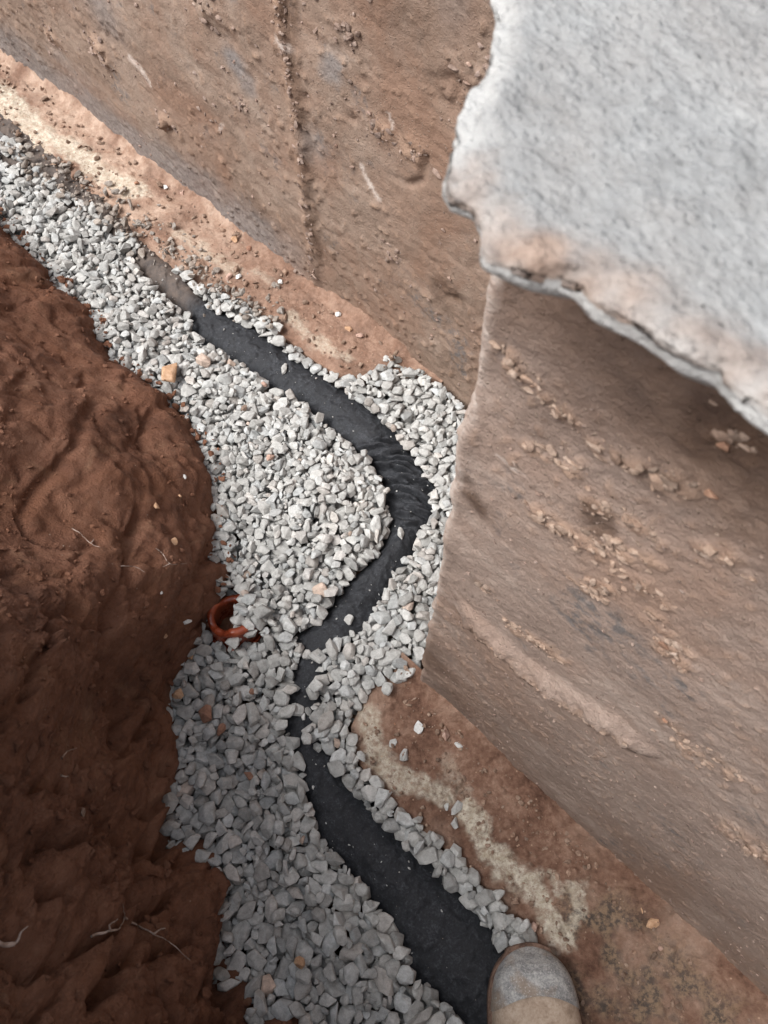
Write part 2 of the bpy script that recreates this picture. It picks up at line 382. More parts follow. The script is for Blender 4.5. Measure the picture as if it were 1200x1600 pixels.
zs = spacing([(-0.12, 0.02), (-0.02, 0.004), (0.1, 0.0034), (1.03, None)])
wm = wall_material('near_wall_concrete', (0.222, 0.162, 0.132), (0.325, 0.245, 0.203), (0.41, 0.325, 0.275), (0.290, 0.195, 0.148))
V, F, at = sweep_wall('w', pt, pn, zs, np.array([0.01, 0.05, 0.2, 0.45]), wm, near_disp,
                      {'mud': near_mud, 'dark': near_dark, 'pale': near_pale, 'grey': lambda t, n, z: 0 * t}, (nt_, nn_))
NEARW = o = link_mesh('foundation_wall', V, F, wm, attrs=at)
tag(o, 'stained brown concrete foundation wall standing forward under the pale slab, with mud stuck to it', 'wall', 'foundation walls of the building')

# --- far wall
ft = spacing([(-7, 0.3), (-3, 0.02), (-2.1, 0.0055), (0.05, 0.03), (0.4, None)])
fn = np.full(len(ft), FW)
def G(u, v): return tuple(on_n(u, v, FW - 0.004))
seam = [G(438, -40), G(440, 0), G(455, 120), G(470, 230), G(483, 340), G(492, 440)]
def far_common(t, z): 
    w1 = 0.02 * perlin(np.stack([t * 12, z * 12, 0 * t + 5], -1)); w2 = 0.02 * perlin(np.stack([t * 12 + 40, z * 12, 0 * t], -1))
    return t + w1, z + w2
far_lumps = [(155, 85, .045, .022), (145, 65, .03, .015), (255, 190, .035, .026), (262, 200, .02, -.03), (375, 165, .02, .008), (590, 205, .03, .014),
             (640, 240, .04, .012), (548, 190, .02, -.014), (700, 470, .04, -.012), (690, 150, .05, -.012), (735, 120, .05, .01), (330, 20, .05, .01),
             (478, 160, .014, -.02), (540, 60, .03, .008), (610, 400, .03, .008), (455, 420, .03, .012), (80, 60, .04, .012), (350, 60, .05, -.006)]
def far_disp(t, n, z):
    p = np.stack([t, n, z], -1); ps = p * np.array([0.55, 1, 1])
    d = 0.016 * fbm(p, 3.2, 3, seed=101.0) + 0.0042 * fbm(ps, 14, 4, 0.55, seed=106.0) + 0.0024 * fbm(p, 75, 3, 0.65, seed=108.0)
    tw, zw = far_common(t, z); l = fbm(p, 45, 3, 0.6, seed=111.0)
    for u, v, r, h in far_lumps:
        c = G(u, v); q = np.hypot(tw - c[0], (zw - c[1]) * 1.3); d = d + 0.6 * h * sstep(r, r * 0.25, q + 0.3 * r * l) * (0.7 + 1.8 * l)
    q = poly_dist(tw, t * 0 + z, seam)
    sgn = np.interp(z, [s[1] for s in seam][::-1], [s[0] for s in seam][::-1]) - t
    sgn = sgn + 0.016 * fbm(p, 24, 3, seed=117.0); lc = 0.25 + 0.9 * sstep(-0.2, 0.3, fbm(p, 9, 3, seed=118.0))
    d = d + 0.0045 * np.exp(-((sgn - 0.010) / 0.012) ** 2) * (0.5 + 2.4 * l) * lc - 0.0065 * np.exp(-((sgn + 0.005) / 0.006) ** 2) * lc - 0.006 * sstep(0.0, -0.02, sgn)
    L = [G(636, 292), G(655, 285), G(662, 250)]; d = d - 0.007 * sstep(0.010, 0.002, poly_dist(t, z, L))
    c = fbm(p, 46, 3, 0.55, seed=114.0); c2 = fbm(p, 4, 2, seed=115.0); d = d + 0.0055 * sstep(0.2, 0.38, c) * sstep(-.3, .2, c2)
    # a few long scratches left by the shutter
    r = fbm(np.stack([t * 0.5 + z * 0.9, n, z * 0.35 - t * 0.2], -1), 16, 2, seed=120.0, ridged=True); d = d - 0.002 * sstep(0.75, 0.95, r)
    return d
def far_pale(t, n, z):
    m_ = np.zeros(t.shape)
    for L, r in [([(558, 258), (572, 288), (583, 310)], .007), ([(200, 95), (214, 112), (226, 130)], .010), ([(440, 62), (455, 74)], .009), ([(600, 175), (607, 200)], .004), ([(338, 205), (342, 203)], .006)]:
        m_ = np.maximum(m_, sstep(r * 1.2, r * .4, poly_dist(*far_common(t, z), [G(*p) for p in L]) * 1.0))
    return m_ * 0.85
def far_grey(t, n, z):
    l = fbm(np.stack([t * .5, n, z], -1), 14, 4, 0.6, seed=131.0); m_ = np.zeros(t.shape)
    for u, v, r, a in [(365, 95, .035, .8), (150, 10, .07, .5), (520, 105, .025, .7), (385, 130, .03, .6), (495, 240, .04, .5), (700, 20, .03, .2)]:
        c = G(u, v); m_ = np.maximum(m_, a * sstep(r * 1.4, r * .3, np.hypot(t - c[0], z - c[1]) + 0.05 * l))
    low = sstep(0.17, 0.03, z + 0.09 * l) * sstep(-0.85, -1.1, t) * 0.75
    return np.clip(np.maximum(m_, low), 0, 1)
def far_dark(t, n, z):
    l = fbm(np.stack([t, n, z], -1), 16, 4, 0.6, seed=141.0)
    m_ = 0.5 * sstep(0.02, 0.004, poly_dist(*far_common(t, z), [(a + .006, b) for a, b in seam]) + 0.01 * l)
    for u, v, r, a in [(700, 470, .04, .5), (640, 60, .10, .25), (150, 90, .03, .3), (262, 200, .02, .6)]:
        c = G(u, v); m_ = np.maximum(m_, a * sstep(r * 1.4, r * .3, np.hypot(t - c[0], z - c[1]) + 0.04 * l))
    return np.clip(m_, 0, 1)
def far_mud(t, n, z):
    p = np.stack([t, n, z], -1); c = fbm(p, 46, 3, 0.55, seed=114.0); l = fbm(p, 45, 3, 0.6, seed=111.0)
    m_ = 0.5 * sstep(0.2, 0.45, c); tw, zw = far_common(t, z)
    for u, v, r, h in far_lumps:
        if h > 0.01: q = G(u, v); m_ = np.maximum(m_, 0.45 * sstep(r, r * .4, np.hypot(tw - q[0], zw - q[1]) + .01 * l))
    sgn = np.interp(z, [s[1] for s in seam][::-1], [s[0] for s in seam][::-1]) - t
    return np.maximum(m_, 0.45 * np.exp(-((sgn - 0.014) / 0.014) ** 2))
zs = spacing([(-0.12, 0.02), (-0.02, 0.0045), (0.80, 0.012), (0.95, None)])
fm = wall_material('far_wall_concrete', (0.175, 0.118, 0.088), (0.275, 0.198, 0.152), (0.35, 0.270, 0.218), (0.250, 0.152, 0.106))
V, F, at = sweep_wall('w', ft, fn, zs, np.array([0.01, 0.05, 0.12, 0.2]), fm, far_disp,
                      {'mud': far_mud, 'dark': far_dark, 'pale': far_pale, 'grey': far_grey}, (np.zeros(len(ft)), -np.ones(len(ft))))
FARW = link_mesh('foundation_wall', V, F, fm, attrs=at)
tag(FARW, 'set-back brown foundation wall with a rough vertical joint, beyond the gravel', 'wall', 'foundation walls of the building')

MUDP = {}
# ------------------------------------------------------------------ the broken slab on top of the near wall
ZT, ZB = 1.087, 1.075
bot_px = [(800, -240), (787, -110), (777, 0), (763, 80), (745, 150), (722, 188), (712, 215), (706, 262), (702, 300), (709, 330), (738, 338), (752, 362), (757, 398), (766, 428), (800, 442), (866, 452), (902, 470), (938, 503), (990, 532), (1042, 576), (1110, 602), (1150, 640), (1200, 676), (1330, 750), (1500, 850)]
top_px = bot_px
tp = np.array([on_z(u, v, ZB) for u, v in top_px]); bp = np.array([on_z(u, v, ZB) for u, v in bot_px])
tp = np.vstack([[[tp[0, 0] + 1.2, 2.6]], tp, [[3.1, 0.26]]]); bp = np.vstack([[[bp[0, 0] + 1.2, 2.6]], bp, [[3.1, 0.235]]])
seg = np.concatenate([[0], np.cumsum(np.linalg.norm(np.diff(bp, axis=0), axis=1))])
L0, L1 = seg[1], seg[-2]
s = spacing([(0, 0.05), (L0 - 0.1, 0.01), (L0, 0.0022), (L1, 0.01), (L1 + 0.1, 0.08), (seg[-1], None)])
TPt = np.stack([np.interp(s, seg, tp[:, i]) for i in (0, 1)], 1); BPt = np.stack([np.interp(s, seg, bp[:, i]) for i in (0, 1)], 1)
jag = 0.0038 * fbm(np.stack([s, 0 * s, 0 * s], -1), 45, 4, 0.65) + 0.005 * fbm(np.stack([s, 0 * s, 0 * s], -1), 14, 3, 0.6, seed=3.0)
C0 = np.array([1.6, 1.6]); 
rows, stain_r = [], []
def inward(Pp, dist): 
    dv = C0 - Pp; L = np.linalg.norm(dv, axis=1, keepdims=True); return Pp + dv / L * np.minimum(dist, L * 0.995)
for dist, z in [(1.5, 1.036), (0.30, 1.036), (0.15, 1.040), (0.09, 1.060), (0.045, 1.065), (0.020, 1.068), (0.007, 1.071)]:
    rows.append((inward(BPt, dist), np.full(len(s), z), -1.0))
for kx in np.linspace(0, 1, 12):
    a = kx ** 0.9; c = BPt * (1 - a) + TPt * a
    rows.append((c, np.full(len(s), ZB + (ZT - ZB) * (1 - (1 - kx) ** 1.6)), kx))
dists = spacing([(0.0025, 0.0025), (0.36, 0.01), (0.5, 0.08), (1.2, 0.3), (3.0, None)])
for q in dists: rows.append((inward(TPt, q), np.full(len(s), ZT), 1 + q / 0.01))
PP = np.stack([r[0] for r in rows]); ZZ = np.stack([r[1] for r in rows]); KK = np.repeat(np.array([r[2] for r in rows])[:, None], len(s), 1)
p3 = np.concatenate([PP, ZZ[..., None]], -1)
edge = sstep(7, 0, KK) * (KK > -2)
Lq_ = fbm(p3, 22, 3, seed=215.0)
dsl = 0.0045 * fbm(p3, 9, 3, seed=201.0) + 0.0026 * fbm(p3 * np.array([1, 1, 1]), 60, 4, 0.6, seed=202.0) + 0.0012 * fbm(p3, 240, 2, seed=203.0)
lum = fbm(p3, 85, 3, 0.6, seed=205.0)
ZZ = ZZ + np.where(KK > 0.2, dsl, 0) + edge * (KK > 0.9) * 0.003 * lum - 0.007 * sstep(2.6, 0.9, KK) * (KK > 0.5) * (0.5 + 1.6 * np.abs(Lq_))
outn = (PP - C0); outn /= np.linalg.norm(outn, axis=-1, keepdims=True)
PP = PP + outn * ((edge * (jag[None] + 0.0018 * lum + 0.006 * fbm(p3, 30, 3, seed=207.0)))[..., None]) * (KK[..., None] > -0.5)
Lb = fbm(p3, 28, 4, 0.6, seed=210.0)
front_side = sstep(-0.015, 0.03, PP[..., 0] - (tp[9, 0] - 0.03))
dist_in = np.where(KK > 1, (KK - 1) * 0.01, 0)
bl_ = [on_z(u, v, ZT) for u, v in [(728, 262), (748, 312), (800, 362), (870, 405), (960, 455), (1060, 512), (1200, 600), (1400, 720)]]
brown = sstep(0.0205, 0.004, poly_dist(PP[..., 0], PP[..., 1], bl_) + 0.013 * Lb + 0.004 * lum) * np.clip(0.62 + 1.1 * fbm(p3, 40, 3, seed=219.0), 0, 0.95) * (KK > 0.3)
pale = sstep(0.018, 0.0, dist_in + 0.010 * Lb) * (1 - brown) * 0.5
m = M('slab_concrete', 0.85, 0.3)
rv = m.mapping((1, 1, 1), (0, 0, math.atan2(0.684, 0.729) + 0.35))
q = m.n.new('ShaderNodeMapping'); q.inputs['Scale'].default_value = (0.5, 1, 1); m.link(rv, q.inputs[0]); sv = q.outputs[0]
f = m.math('ADD', m.math('MULTIPLY', m.noise(14, 5, 0.6), 0.35), m.math('ADD', m.math('MULTIPLY', m.noise(150, 5, 0.7, vec=sv), 0.4), m.math('MULTIPLY', m.noise(420, 3, 0.7, vec=sv), 0.25)))
col = m.ramp(f, [(0.34, (0.185, 0.185, 0.183)), (0.5, (0.275, 0.278, 0.277)), (0.66, (0.375, 0.38, 0.375))])
col = m.mix(m.ramp(m.noise(9, 4, 0.6), [(0.5, 0.0), (0.7, 0.3)]), col, (0.30, 0.265, 0.24))
col = m.mix(m.attr('pale'), col, (0.60, 0.59, 0.57))
col = m.mix(m.attr('brown'), col, m.ramp(m.noise(90, 5, 0.7), [(0.35, (0.19, 0.125, 0.092)), (0.65, (0.38, 0.285, 0.23))]))
vv = m.voro(230); m.bump(m.ramp(vv, [(0.0, 1.0), (0.35, 0.3), (0.6, 0.0)]), 0.0012)
m.color(col); m.bump(m.noise(75, 6, 0.7, vec=sv), 0.0050); m.bump(m.noise(480, 3, 0.7, vec=sv), 0.0012, 0.8)
V = world(PP[..., 0], PP[..., 1], ZZ).reshape(-1, 3)
o = link_mesh('concrete_slab', V, grid_faces(len(rows), len(s)), m.m, attrs={'brown': brown, 'pale': pale})
tag(o, 'pale grey rough concrete slab with a broken edge overhanging the foundation wall', 'slab')

# ------------------------------------------------------------------ footings under the walls
fo = M('footing_soil', 0.9, 0.25)
a = fo.noise(12, 7, 0.65, dist=0.4); b = fo.noise(90, 5, 0.7)
f = fo.math('ADD', fo.math('MULTIPLY', a, 0.6), fo.math('MULTIPLY', b, 0.4))
col = fo.ramp(f, [(0.37, (0.085, 0.042, 0.028)), (0.5, (0.195, 0.108, 0.074)), (0.62, (0.32, 0.205, 0.15))])
col = fo.mix(fo.attr('ochre'), col, fo.ramp(fo.noise(35, 6, 0.7), [(0.35, (0.30, 0.19, 0.135)), (0.65, (0.50, 0.37, 0.29))]))
col = fo.mix(fo.attr('moss'), col, fo.ramp(fo.noise(110, 4, 0.7), [(0.42, (0.06, 0.055, 0.05)), (0.58, (0.27, 0.19, 0.125))]))
lf = fo.math('MULTIPLY', fo.attr('lime'), fo.ramp(fo.noise(110, 5, 0.75), [(0.36, 0.25), (0.58, 1.0)]))
col = fo.mix(lf, col, fo.ramp(fo.noise(60, 4, 0.7), [(0.35, (0.44, 0.38, 0.29)), (0.65, (0.74, 0.69, 0.58))]))
v = fo.voro(120); fl = fo.ramp(v, [(0.0, 1.0), (0.13, 1.0), (0.2, 0.0)]); sel = fo.ramp(fo.voro(120, out='Color'), [(0.72, 0.0), (0.76, 1.0)])
col = fo.mix(fo.math('MULTIPLY', fo.math('MULTIPLY', fl, sel), 0.7), col, (0.45, 0.31, 0.22))
fo.color(col); fo.bump(fo.noise(80, 6, 0.7), 0.005); fo.bump(fo.noise(380, 4, 0.7), 0.0012, 0.8)
def footing(ts, edge_n, back_n, lime_L, seed, label, extra):
    rws = np.concatenate([[-0.02, -0.012, -0.005], np.linspace(0, 1, 75)])
    Tg = np.repeat(ts[None], len(rws), 0); e = edge_n(ts)[None]; r = rws[:, None]
    Ng = np.where(r < 0, e + 0.002 * r, e + (back_n - e) * np.clip(r, 0, 1))
    p = np.stack([Tg, Ng, 0 * Tg], -1)
    Ng = Ng + (0.012 * fbm(p, 22, 3, seed=seed)) * sstep(0.4, 0.0, np.clip(r, 0, 1))
    zt = -0.012 * sstep(0.25, 0, np.clip(r, 0, 1)) + 0.007 * fbm(p, 12, 4, 0.55, seed=seed + 1) + 0.003 * fbm(p, 60, 3, 0.6, seed=seed + 2) + 0.006 * sstep(.25, .5, fbm(p, 42, 3, seed=seed + 4)) + 0.026 * sstep(0.78, 1.02, r + 0.12 * fbm(p, 18, 3, seed=seed + 9))
    Zg = np.where(r < 0, -0.07 - 0 * zt + (r + 0.02) * 3.0, zt)
    w = 0.030 * fbm(p, 28, 5, 0.65, seed=seed + 7)
    lime = np.zeros(Tg.shape)
    for L, rad, a_ in lime_L:
        lime = np.maximum(lime, a_ * sstep(rad * 1.25, rad * 0.45, poly_dist(Tg, Ng, [on_z(*q) for q in L]) + w))
    at = {'lime': lime}
    at.update({k_: f_(Tg, Ng, p) for k_, f_ in extra.items()})
    o = link_mesh('footing', world(Tg, Ng, Zg).reshape(-1, 3), grid_faces(len(rws), len(ts)), fo.m, attrs=at)
    return tag(o, label, 'footing', 'footings under the foundation walls')
ne = np.array([on_z(*q) for q in [(648, 1064), (600, 1074), (562, 1092), (556, 1150), (562, 1192), (600, 1236), (650, 1284), (720, 1345), (765, 1395), (822, 1445)]])
nts = spacing([(-0.222, 0.0035), (0.62, 0.02), (1.6, None)])
def ne_f(t): return np.interp(t, [-0.24, -0.225, -0.205, -0.16, -0.09, 0.06, 0.20, 0.32], [0.25, 0.20, 0.135, 0.105, 0.097, 0.105, 0.100, 0.03])
footing(nts, ne_f, NW + 0.012, [([(575, 1120), (582, 1170), (620, 1215), (685, 1240)], .022, .75), ([(735, 1262), (755, 1320), (790, 1355), (830, 1380), (865, 1440), (880, 1470)], .021, .95),
        ([(700, 1190), (740, 1260)], .012, .35), ([(865, 1365), (872, 1400)], .008, .7), ([(900, 1385), (905, 1430), (880, 1460)], .012, .7), ([(800, 1385), (850, 1420)], .010, .5)], 301.0,
        'soil-covered concrete footing with white lime patches, under the near wall beside the boot',
        {'moss': lambda t, n, p: sstep(0.19, 0.26, t + 0.06 * fbm(p, 14, 4, seed=320.0)) * sstep(-0.3, 0.2, fbm(p, 20, 3, seed=322.0)) * sstep(.27, .2, n) * 0.85,
         'ochre': lambda t, n, p: 0.45 * sstep(0.0, 0.4, fbm(p, 7, 4, seed=330.0))})
fts = spacing([(-6.5, 0.3), (-3, 0.03), (-2.1, 0.0055), (-0.55, None)])
def fe_f(t): return np.interp(t, [-7, -1.9, -1.35, -1.15, -1.0, -0.82, -0.72, -0.68, -0.60, -0.5], [0.59, 0.585, 0.575, 0.588, 0.625, 0.625, 0.625, 0.66, 0.75, 0.765])
footing(fts, fe_f, FW + 0.015, [([(-60, 100), (20, 160), (60, 205), (130, 245), (160, 275), (215, 300)], .030, .85), ([(0, 165), (70, 235)], .025, .7), ([(280, 365), (330, 400), (370, 425)], .016, .4), ([(455, 495), (510, 545), (540, 560)], .016, .5), ([(400, 425), (420, 440)], .012, .3)], 351.0,
        'orange-brown footing ledge with a whitewashed streak, along the foot of the far wall',
        {'moss': lambda t, n, p: 0 * t, 'ochre': lambda t, n, p: 0.25 + 0.75 * sstep(-0.95, -1.35, t + 0.15 * fbm(p, 6, 3, seed=380.0)) * sstep(-.35, .1, fbm(p, 9, 3, seed=381.0))})

# ------------------------------------------------------------------ black filter fabric along the trench
Lp = [(-140, 115), (-60, 190), (20, 262), (110, 345), (165, 375), (205, 405), (240, 442), (292, 486), (303, 522), (350, 548), (400, 580), (432, 606), (470, 622), (515, 665), (575, 712), (604, 758), (611, 812), (592, 862), (540, 910), (500, 965), (455, 1000), (445, 1060), (430, 1130), (455, 1190), (480, 1260), (500, 1310), (558, 1372), (608, 1440), (655, 1530), (715, 1590), (800, 1680), (980, 1830)]
Rp = [(-60, 70), (0, 130), (70, 200), (150, 270), (200, 330), (245, 388), (290, 425), (315, 460), (355, 485), (402, 508), (445, 545), (505, 580), (562, 620), (612, 662), (647, 706), (682, 762), (677, 808), (652, 842), (634, 880), (604, 925), (574, 982), (545, 1010), (515, 1060), (510, 1130), (530, 1190), (562, 1238), (605, 1288), (650, 1332), (742, 1418), (800, 1485), (900, 1580), (1090, 1740)]
ZF = -0.012
Lw = np.array([on_z(u, v, ZF) for u, v in Lp]); Rw = np.array([on_z(u, v, ZF) for u, v in Rp])
Cw = (Lw + Rw) / 2; ks = np.concatenate([[0], np.cumsum(np.linalg.norm(np.diff(Cw, axis=0), axis=1))])
def catmull(P_, ks_, q):
    out = np.zeros((len(q), P_.shape[1])); m_ = np.gradient(P_, ks_, axis=0)
    i = np.clip(np.searchsorted(ks_, q, 'right') - 1, 0, len(ks_) - 2); h = (ks_[i + 1] - ks_[i])[:, None]; x = ((q - ks_[i])[:, None]) / h
    return (2 * x**3 - 3 * x**2 + 1) * P_[i] + (x**3 - 2 * x**2 + x) * h * m_[i] + (-2 * x**3 + 3 * x**2) * P_[i + 1] + (x**3 - x**2) * h * m_[i + 1]
q = np.arange(0, ks[-1], 0.0021); Lq, Rq = catmull(Lw, ks, q), catmull(Rw, ks, q)
aw = np.linspace(-0.22, 1.22, 66)
PPf = Lq[None] * (1 - aw[:, None, None]) + Rq[None] * aw[:, None, None]
A2 = np.repeat(aw[:, None], len(q), 1); Q2 = np.repeat(q[None], len(aw), 0)
cen = np.abs(A2 - 0.5) * 2
zf = ZF + 0.021 * (1 - np.clip(cen, 0, 1.6) ** 2) - 0.013
p3 = np.concatenate([PPf, 0 * A2[..., None]], -1)
zf = zf + 0.004 * fbm(p3, 9, 3, seed=401.0) + 0.0012 * fbm(p3, 45, 3, seed=402.0)
# gathers across the fabric at the bend, finer creases along the rest
sb = np.interp(0, [0], [0]); ib = np.argmin([abs(u - 575) + abs(v - 712) for u, v in Lp]); ic = np.argmin([abs(u - 600) + abs(v - 760) for u, v in Lp])
bc = (ks[ib] + ks[ic]) / 2 + 0.02
warp = 0.014 * fbm(p3, 16, 2, seed=404.0) + 0.035 * (A2 - 0.5)
gath = np.exp(-((Q2 - bc) / 0.060) ** 2)
fold = 1 - np.abs(perlin(np.stack([(Q2 + warp) * 52, A2 * 1.1, 0 * A2], -1))) * 4.5
frs = np.random.default_rng(3)
for kf in range(13):
    c_ = bc - 0.095 + 0.0165 * kf + frs.uniform(-.003, .003); sl_f = frs.uniform(-0.03, 0.03) + 0.02; a0_ = frs.uniform(0.0, 0.45); a1_ = frs.uniform(0.6, 1.1)
    if kf % 2: a0_, a1_ = a0_ - .3, a1_ - .15
    xx = Q2 - c_ - sl_f * (A2 - 0.5) + 0.004 * fbm(p3, 40, 2, seed=700.0 + kf)
    env = sstep(a0_ - 0.1, a0_ + 0.15, A2) * sstep(a1_ + 0.1, a1_ - 0.15, A2) * (0.55 + 0.45 * math.exp(-((kf - 6) / 4.0) ** 2))
    zf = zf + env * (0.0165 * np.exp(-(xx / 0.0052) ** 2) - 0.0150 * np.exp(-((xx - 0.0085) / 0.0038) ** 2)) 
crease = fbm(np.stack([p3[..., 0] * 0.5 + p3[..., 1], p3[..., 0] - p3[..., 1] * .4, 0 * A2], -1), 20, 3, seed=406.0, ridged=True)
zf = zf + 0.0035 * sstep(0.45, 0.95, crease)
iu = np.argmin([abs(u - 303) + abs(v - 522) for u, v in Lp])
dust = sstep(ks[iu] - 0.03, ks[iu] - 0.12, Q2 + 0.05 * fbm(p3, 18, 3, seed=409.0)) * 0.8
il = np.argmin([abs(u - 480) + abs(v - 1260) for u, v in Lp])
fmn = M('filter_fabric', 0.75, 0.35)
n1 = fmn.noise(55, 6, 0.7, dist=1.2); n2 = fmn.noise(300, 4, 0.7)
col = fmn.ramp(fmn.math('ADD', fmn.math('MULTIPLY', n1, 0.6), fmn.math('MULTIPLY', n2, 0.4)), [(0.38, (0.014, 0.015, 0.018)), (0.52, (0.027, 0.029, 0.034)), (0.66, (0.075, 0.079, 0.088))])
v = fmn.voro(150); col = fmn.mix(fmn.math('MULTIPLY', fmn.ramp(v, [(0.0, 1.0), (0.1, 1.0), (0.15, 0.0)]), fmn.ramp(fmn.voro(150, out='Color'), [(0.8, 0.0), (0.83, 0.5)])), col, (0.28, 0.25, 0.21))
col = fmn.mix(fmn.math('MULTIPLY', fmn.attr('dust'), fmn.ramp(fmn.noise(45, 5, 0.7), [(0.35, 0.45), (0.6, 1.0)])), col, (0.15, 0.115, 0.095))
fmn.color(col); fmn.rough(fmn.ramp(n1, [(0.4, 0.6), (0.6, 0.85)])); fmn.bump(n1, 0.0018); fmn.bump(fmn.noise(190, 5, 0.75), 0.0012); fmn.bump(fmn.noise(700, 2, 0.5), 0.0004)
o = link_mesh('filter_fabric', world(PPf[..., 0], PPf[..., 1], zf).reshape(-1, 3), grid_faces(len(aw), len(q), True), fmn.m, attrs={'dust': dust})
tag(o, 'black filter fabric strip winding through the gravel on the trench floor', 'fabric strip')
FAB_T, FAB_N, FAB_Z = PPf[..., 0], PPf[..., 1], zf

# ------------------------------------------------------------------ stones: rounded-off angular chips
SMOOTH = []
def make_stone(seed, npts=11, flat=0.62, el=1.25, bev=0.085):
    r = random.Random(seed); bm = bmesh.new()
    ex = (el * r.uniform(0.85, 1.15), r.uniform(0.8, 1.05), flat * r.uniform(0.75, 1.2))
    pts = []
    while len(pts) < npts:
        v = Vector((r.gauss(0, 1), r.gauss(0, 1), r.gauss(0, 1))).normalized()
        if all((v - w_).length > 0.62 for w_ in pts) or r.random() < 0.04: pts.append(v)
    for v in pts:
        kk = r.uniform(0.86, 1.08); bm.verts.new((v.x * ex[0] * kk, v.y * ex[1] * kk, v.z * ex[2] * kk))
    res = bmesh.ops.convex_hull(bm, input=bm.verts)
    bmesh.ops.delete(bm, geom=[g_ for g_ in res['geom_interior'] if isinstance(g_, bmesh.types.BMVert)], context='VERTS')
    bmesh.ops.dissolve_limit(bm, angle_limit=math.radians(14), verts=bm.verts, edges=bm.edges)
    planes = [(f.normal.copy(), f.normal.dot(f.verts[0].co)) for f in bm.faces]
    big = [f.normal.copy() for f in bm.faces]
    bmesh.ops.bevel(bm, geom=list(bm.edges) + list(bm.verts), offset=bev * 1.05, segments=2, profile=0.6, affect='EDGES', clamp_overlap=True)
    bmesh.ops.recalc_face_normals(bm, faces=bm.faces)
    bm.verts.ensure_lookup_table(); bm.faces.ensure_lookup_table()
    for f in bm.faces: f.smooth = not any(f.normal.dot(b_) > 0.9995 for b_ in big)
    bmesh.ops.triangulate(bm, faces=bm.faces)
    SMOOTH.append(np.array([f.smooth for f in bm.faces]))
    bm.faces.ensure_lookup_table()
    V_ = np.array([v.co[:] for v in bm.verts]); F_ = np.array([[v.index for v in f.verts] for f in bm.faces])
    bm.free()
    return V_, F_, np.array([[*n_, d_] for n_, d_ in planes])
STONES = [make_stone(100 + i, random.Random(i).choice([9, 10, 12, 14]), random.Random(i + 5).uniform(0.5, 0.85), random.Random(i + 9).uniform(1.05, 1.5)) for i in range(48)]

def stone_material(name, cd, cm, cl, island=True, warm=(0.40, 0.31, 0.24)):
    m = M(name, 0.8, 0.35)
    a = m.noise(110, 5, 0.65, dist=0.3); b = m.noise(650, 3, 0.7)
    f = m.math('ADD', m.math('MULTIPLY', a, 0.65), m.math('MULTIPLY', b, 0.35))
    col = m.ramp(f, [(0.36, cd), (0.5, cm), (0.64, cl)])
    if island:
        q = m.n.new('ShaderNodeNewGeometry').outputs['Random Per Island']
        col = m.mix(1.0, col, m.ramp(q, [(0.0, 0.66), (0.15, 0.82), (0.6, 1.0), (0.9, 1.12), (1.0, 1.22)]), 'MULTIPLY')
        q2 = m.math('FRACT', m.math('MULTIPLY', q, 57.3))
        col = m.mix(m.ramp(q2, [(0.80, 0.0), (0.93, 0.14), (0.994, 0.16), (0.998, 0.8)]), col, m.mix(1.0, col, (1.15, 0.80, 0.62), 'MULTIPLY'))
        q3 = m.math('FRACT', m.math('MULTIPLY', q, 211.7))
        col = m.mix(m.ramp(q3, [(0.6, 0.0), (1.0, 0.35)]), col, m.mix(1.0, col, (0.90, 1.0, 1.10), 'MULTIPLY'))
    m.color(col); m.rough(m.ramp(m.noise(200, 3, 0.6), [(0.4, 0.65), (0.6, 0.9)]))
    m.bump(m.noise(170, 5, 0.7), 0.0018); m.bump(m.noise(900, 3, 0.7), 0.0004, 0.8)
    return m
gm = stone_material('gravel_stone', (0.31, 0.308, 0.295), (0.435, 0.432, 0.416), (0.55, 0.547, 0.53)).m

# height map of the trench in (t, n), filled stone by stone
GS = 0.003; T0, N0 = -3.4, -0.42; NT, NN = int(4.75 / GS), int(1.22 / GS)
gt = T0 + GS * np.arange(NT); gn = N0 + GS * np.arange(NN)
GT, GN = np.meshgrid(gt, gn, indexing='ij')
H = np.full((NT, NN), -0.055)
fi = ((FAB_T - T0) / GS).astype(int); fj = ((FAB_N - N0) / GS).astype(int)
ok = (fi >= 0) & (fi < NT - 1) & (fj >= 0) & (fj < NN - 1)
for di in (0, 1):
    for dj in (0, 1):
        np.maximum.at(H, (fi[ok] + di, fj[ok] + dj), FAB_Z[ok])
H = np.where((GN > ne_f(GT)) & (GT > -0.222) & (GN < 0.30), 0.0, H)
H = np.where((GN > fe_f(GT)) & (GT < -0.55), 0.0, H)
blocked = (GN > FW - 0.012) | ((GT > CT - 0.004) & (GN > NW - 0.012)) 
# gravel outline
edge_px = [(-420, -150), (0, 205), (60, 262), (120, 302), (200, 350), (255, 392), (310, 445), (380, 470), (430, 512), (470, 550), (520, 588), (566, 588), (578, 562), (606, 541), (640, 545)]
edge = [tuple(on_z(u, v)) for u, v in edge_px] + [(-0.60, 0.77), (CT + 0.01, 0.77), (CT + 0.01, 0.27), tuple(on_z(655, 1078)), tuple(on_z(604, 1094)), tuple(on_z(552, 1108)),
        tuple(on_z(542, 1135)), tuple(on_z(558, 1190)), tuple(on_z(600, 1232)), tuple(on_z(650, 1285)), tuple(on_z(722, 1345)), tuple(on_z(768, 1395)), tuple(on_z(825, 1446)), (0.23, 0.07), (0.32, 0.02), (1.3, 0.02), (1.3, -0.4), (-3.3, -0.4), (-3.3, 0.58)]
PIPE_C = on_z(366, 962, 0.012)
pd_ = np.hypot(GT - PIPE_C[0], GN - PIPE_C[1]); pside = (world(GT, GN, 0)[..., 0] - world(PIPE_C[0], PIPE_C[1], 0)[0])
H = np.where(pd_ < 0.046, -0.030, H); H = np.where((pd_ < 0.047) & (pd_ > 0.038), 0.008, H)
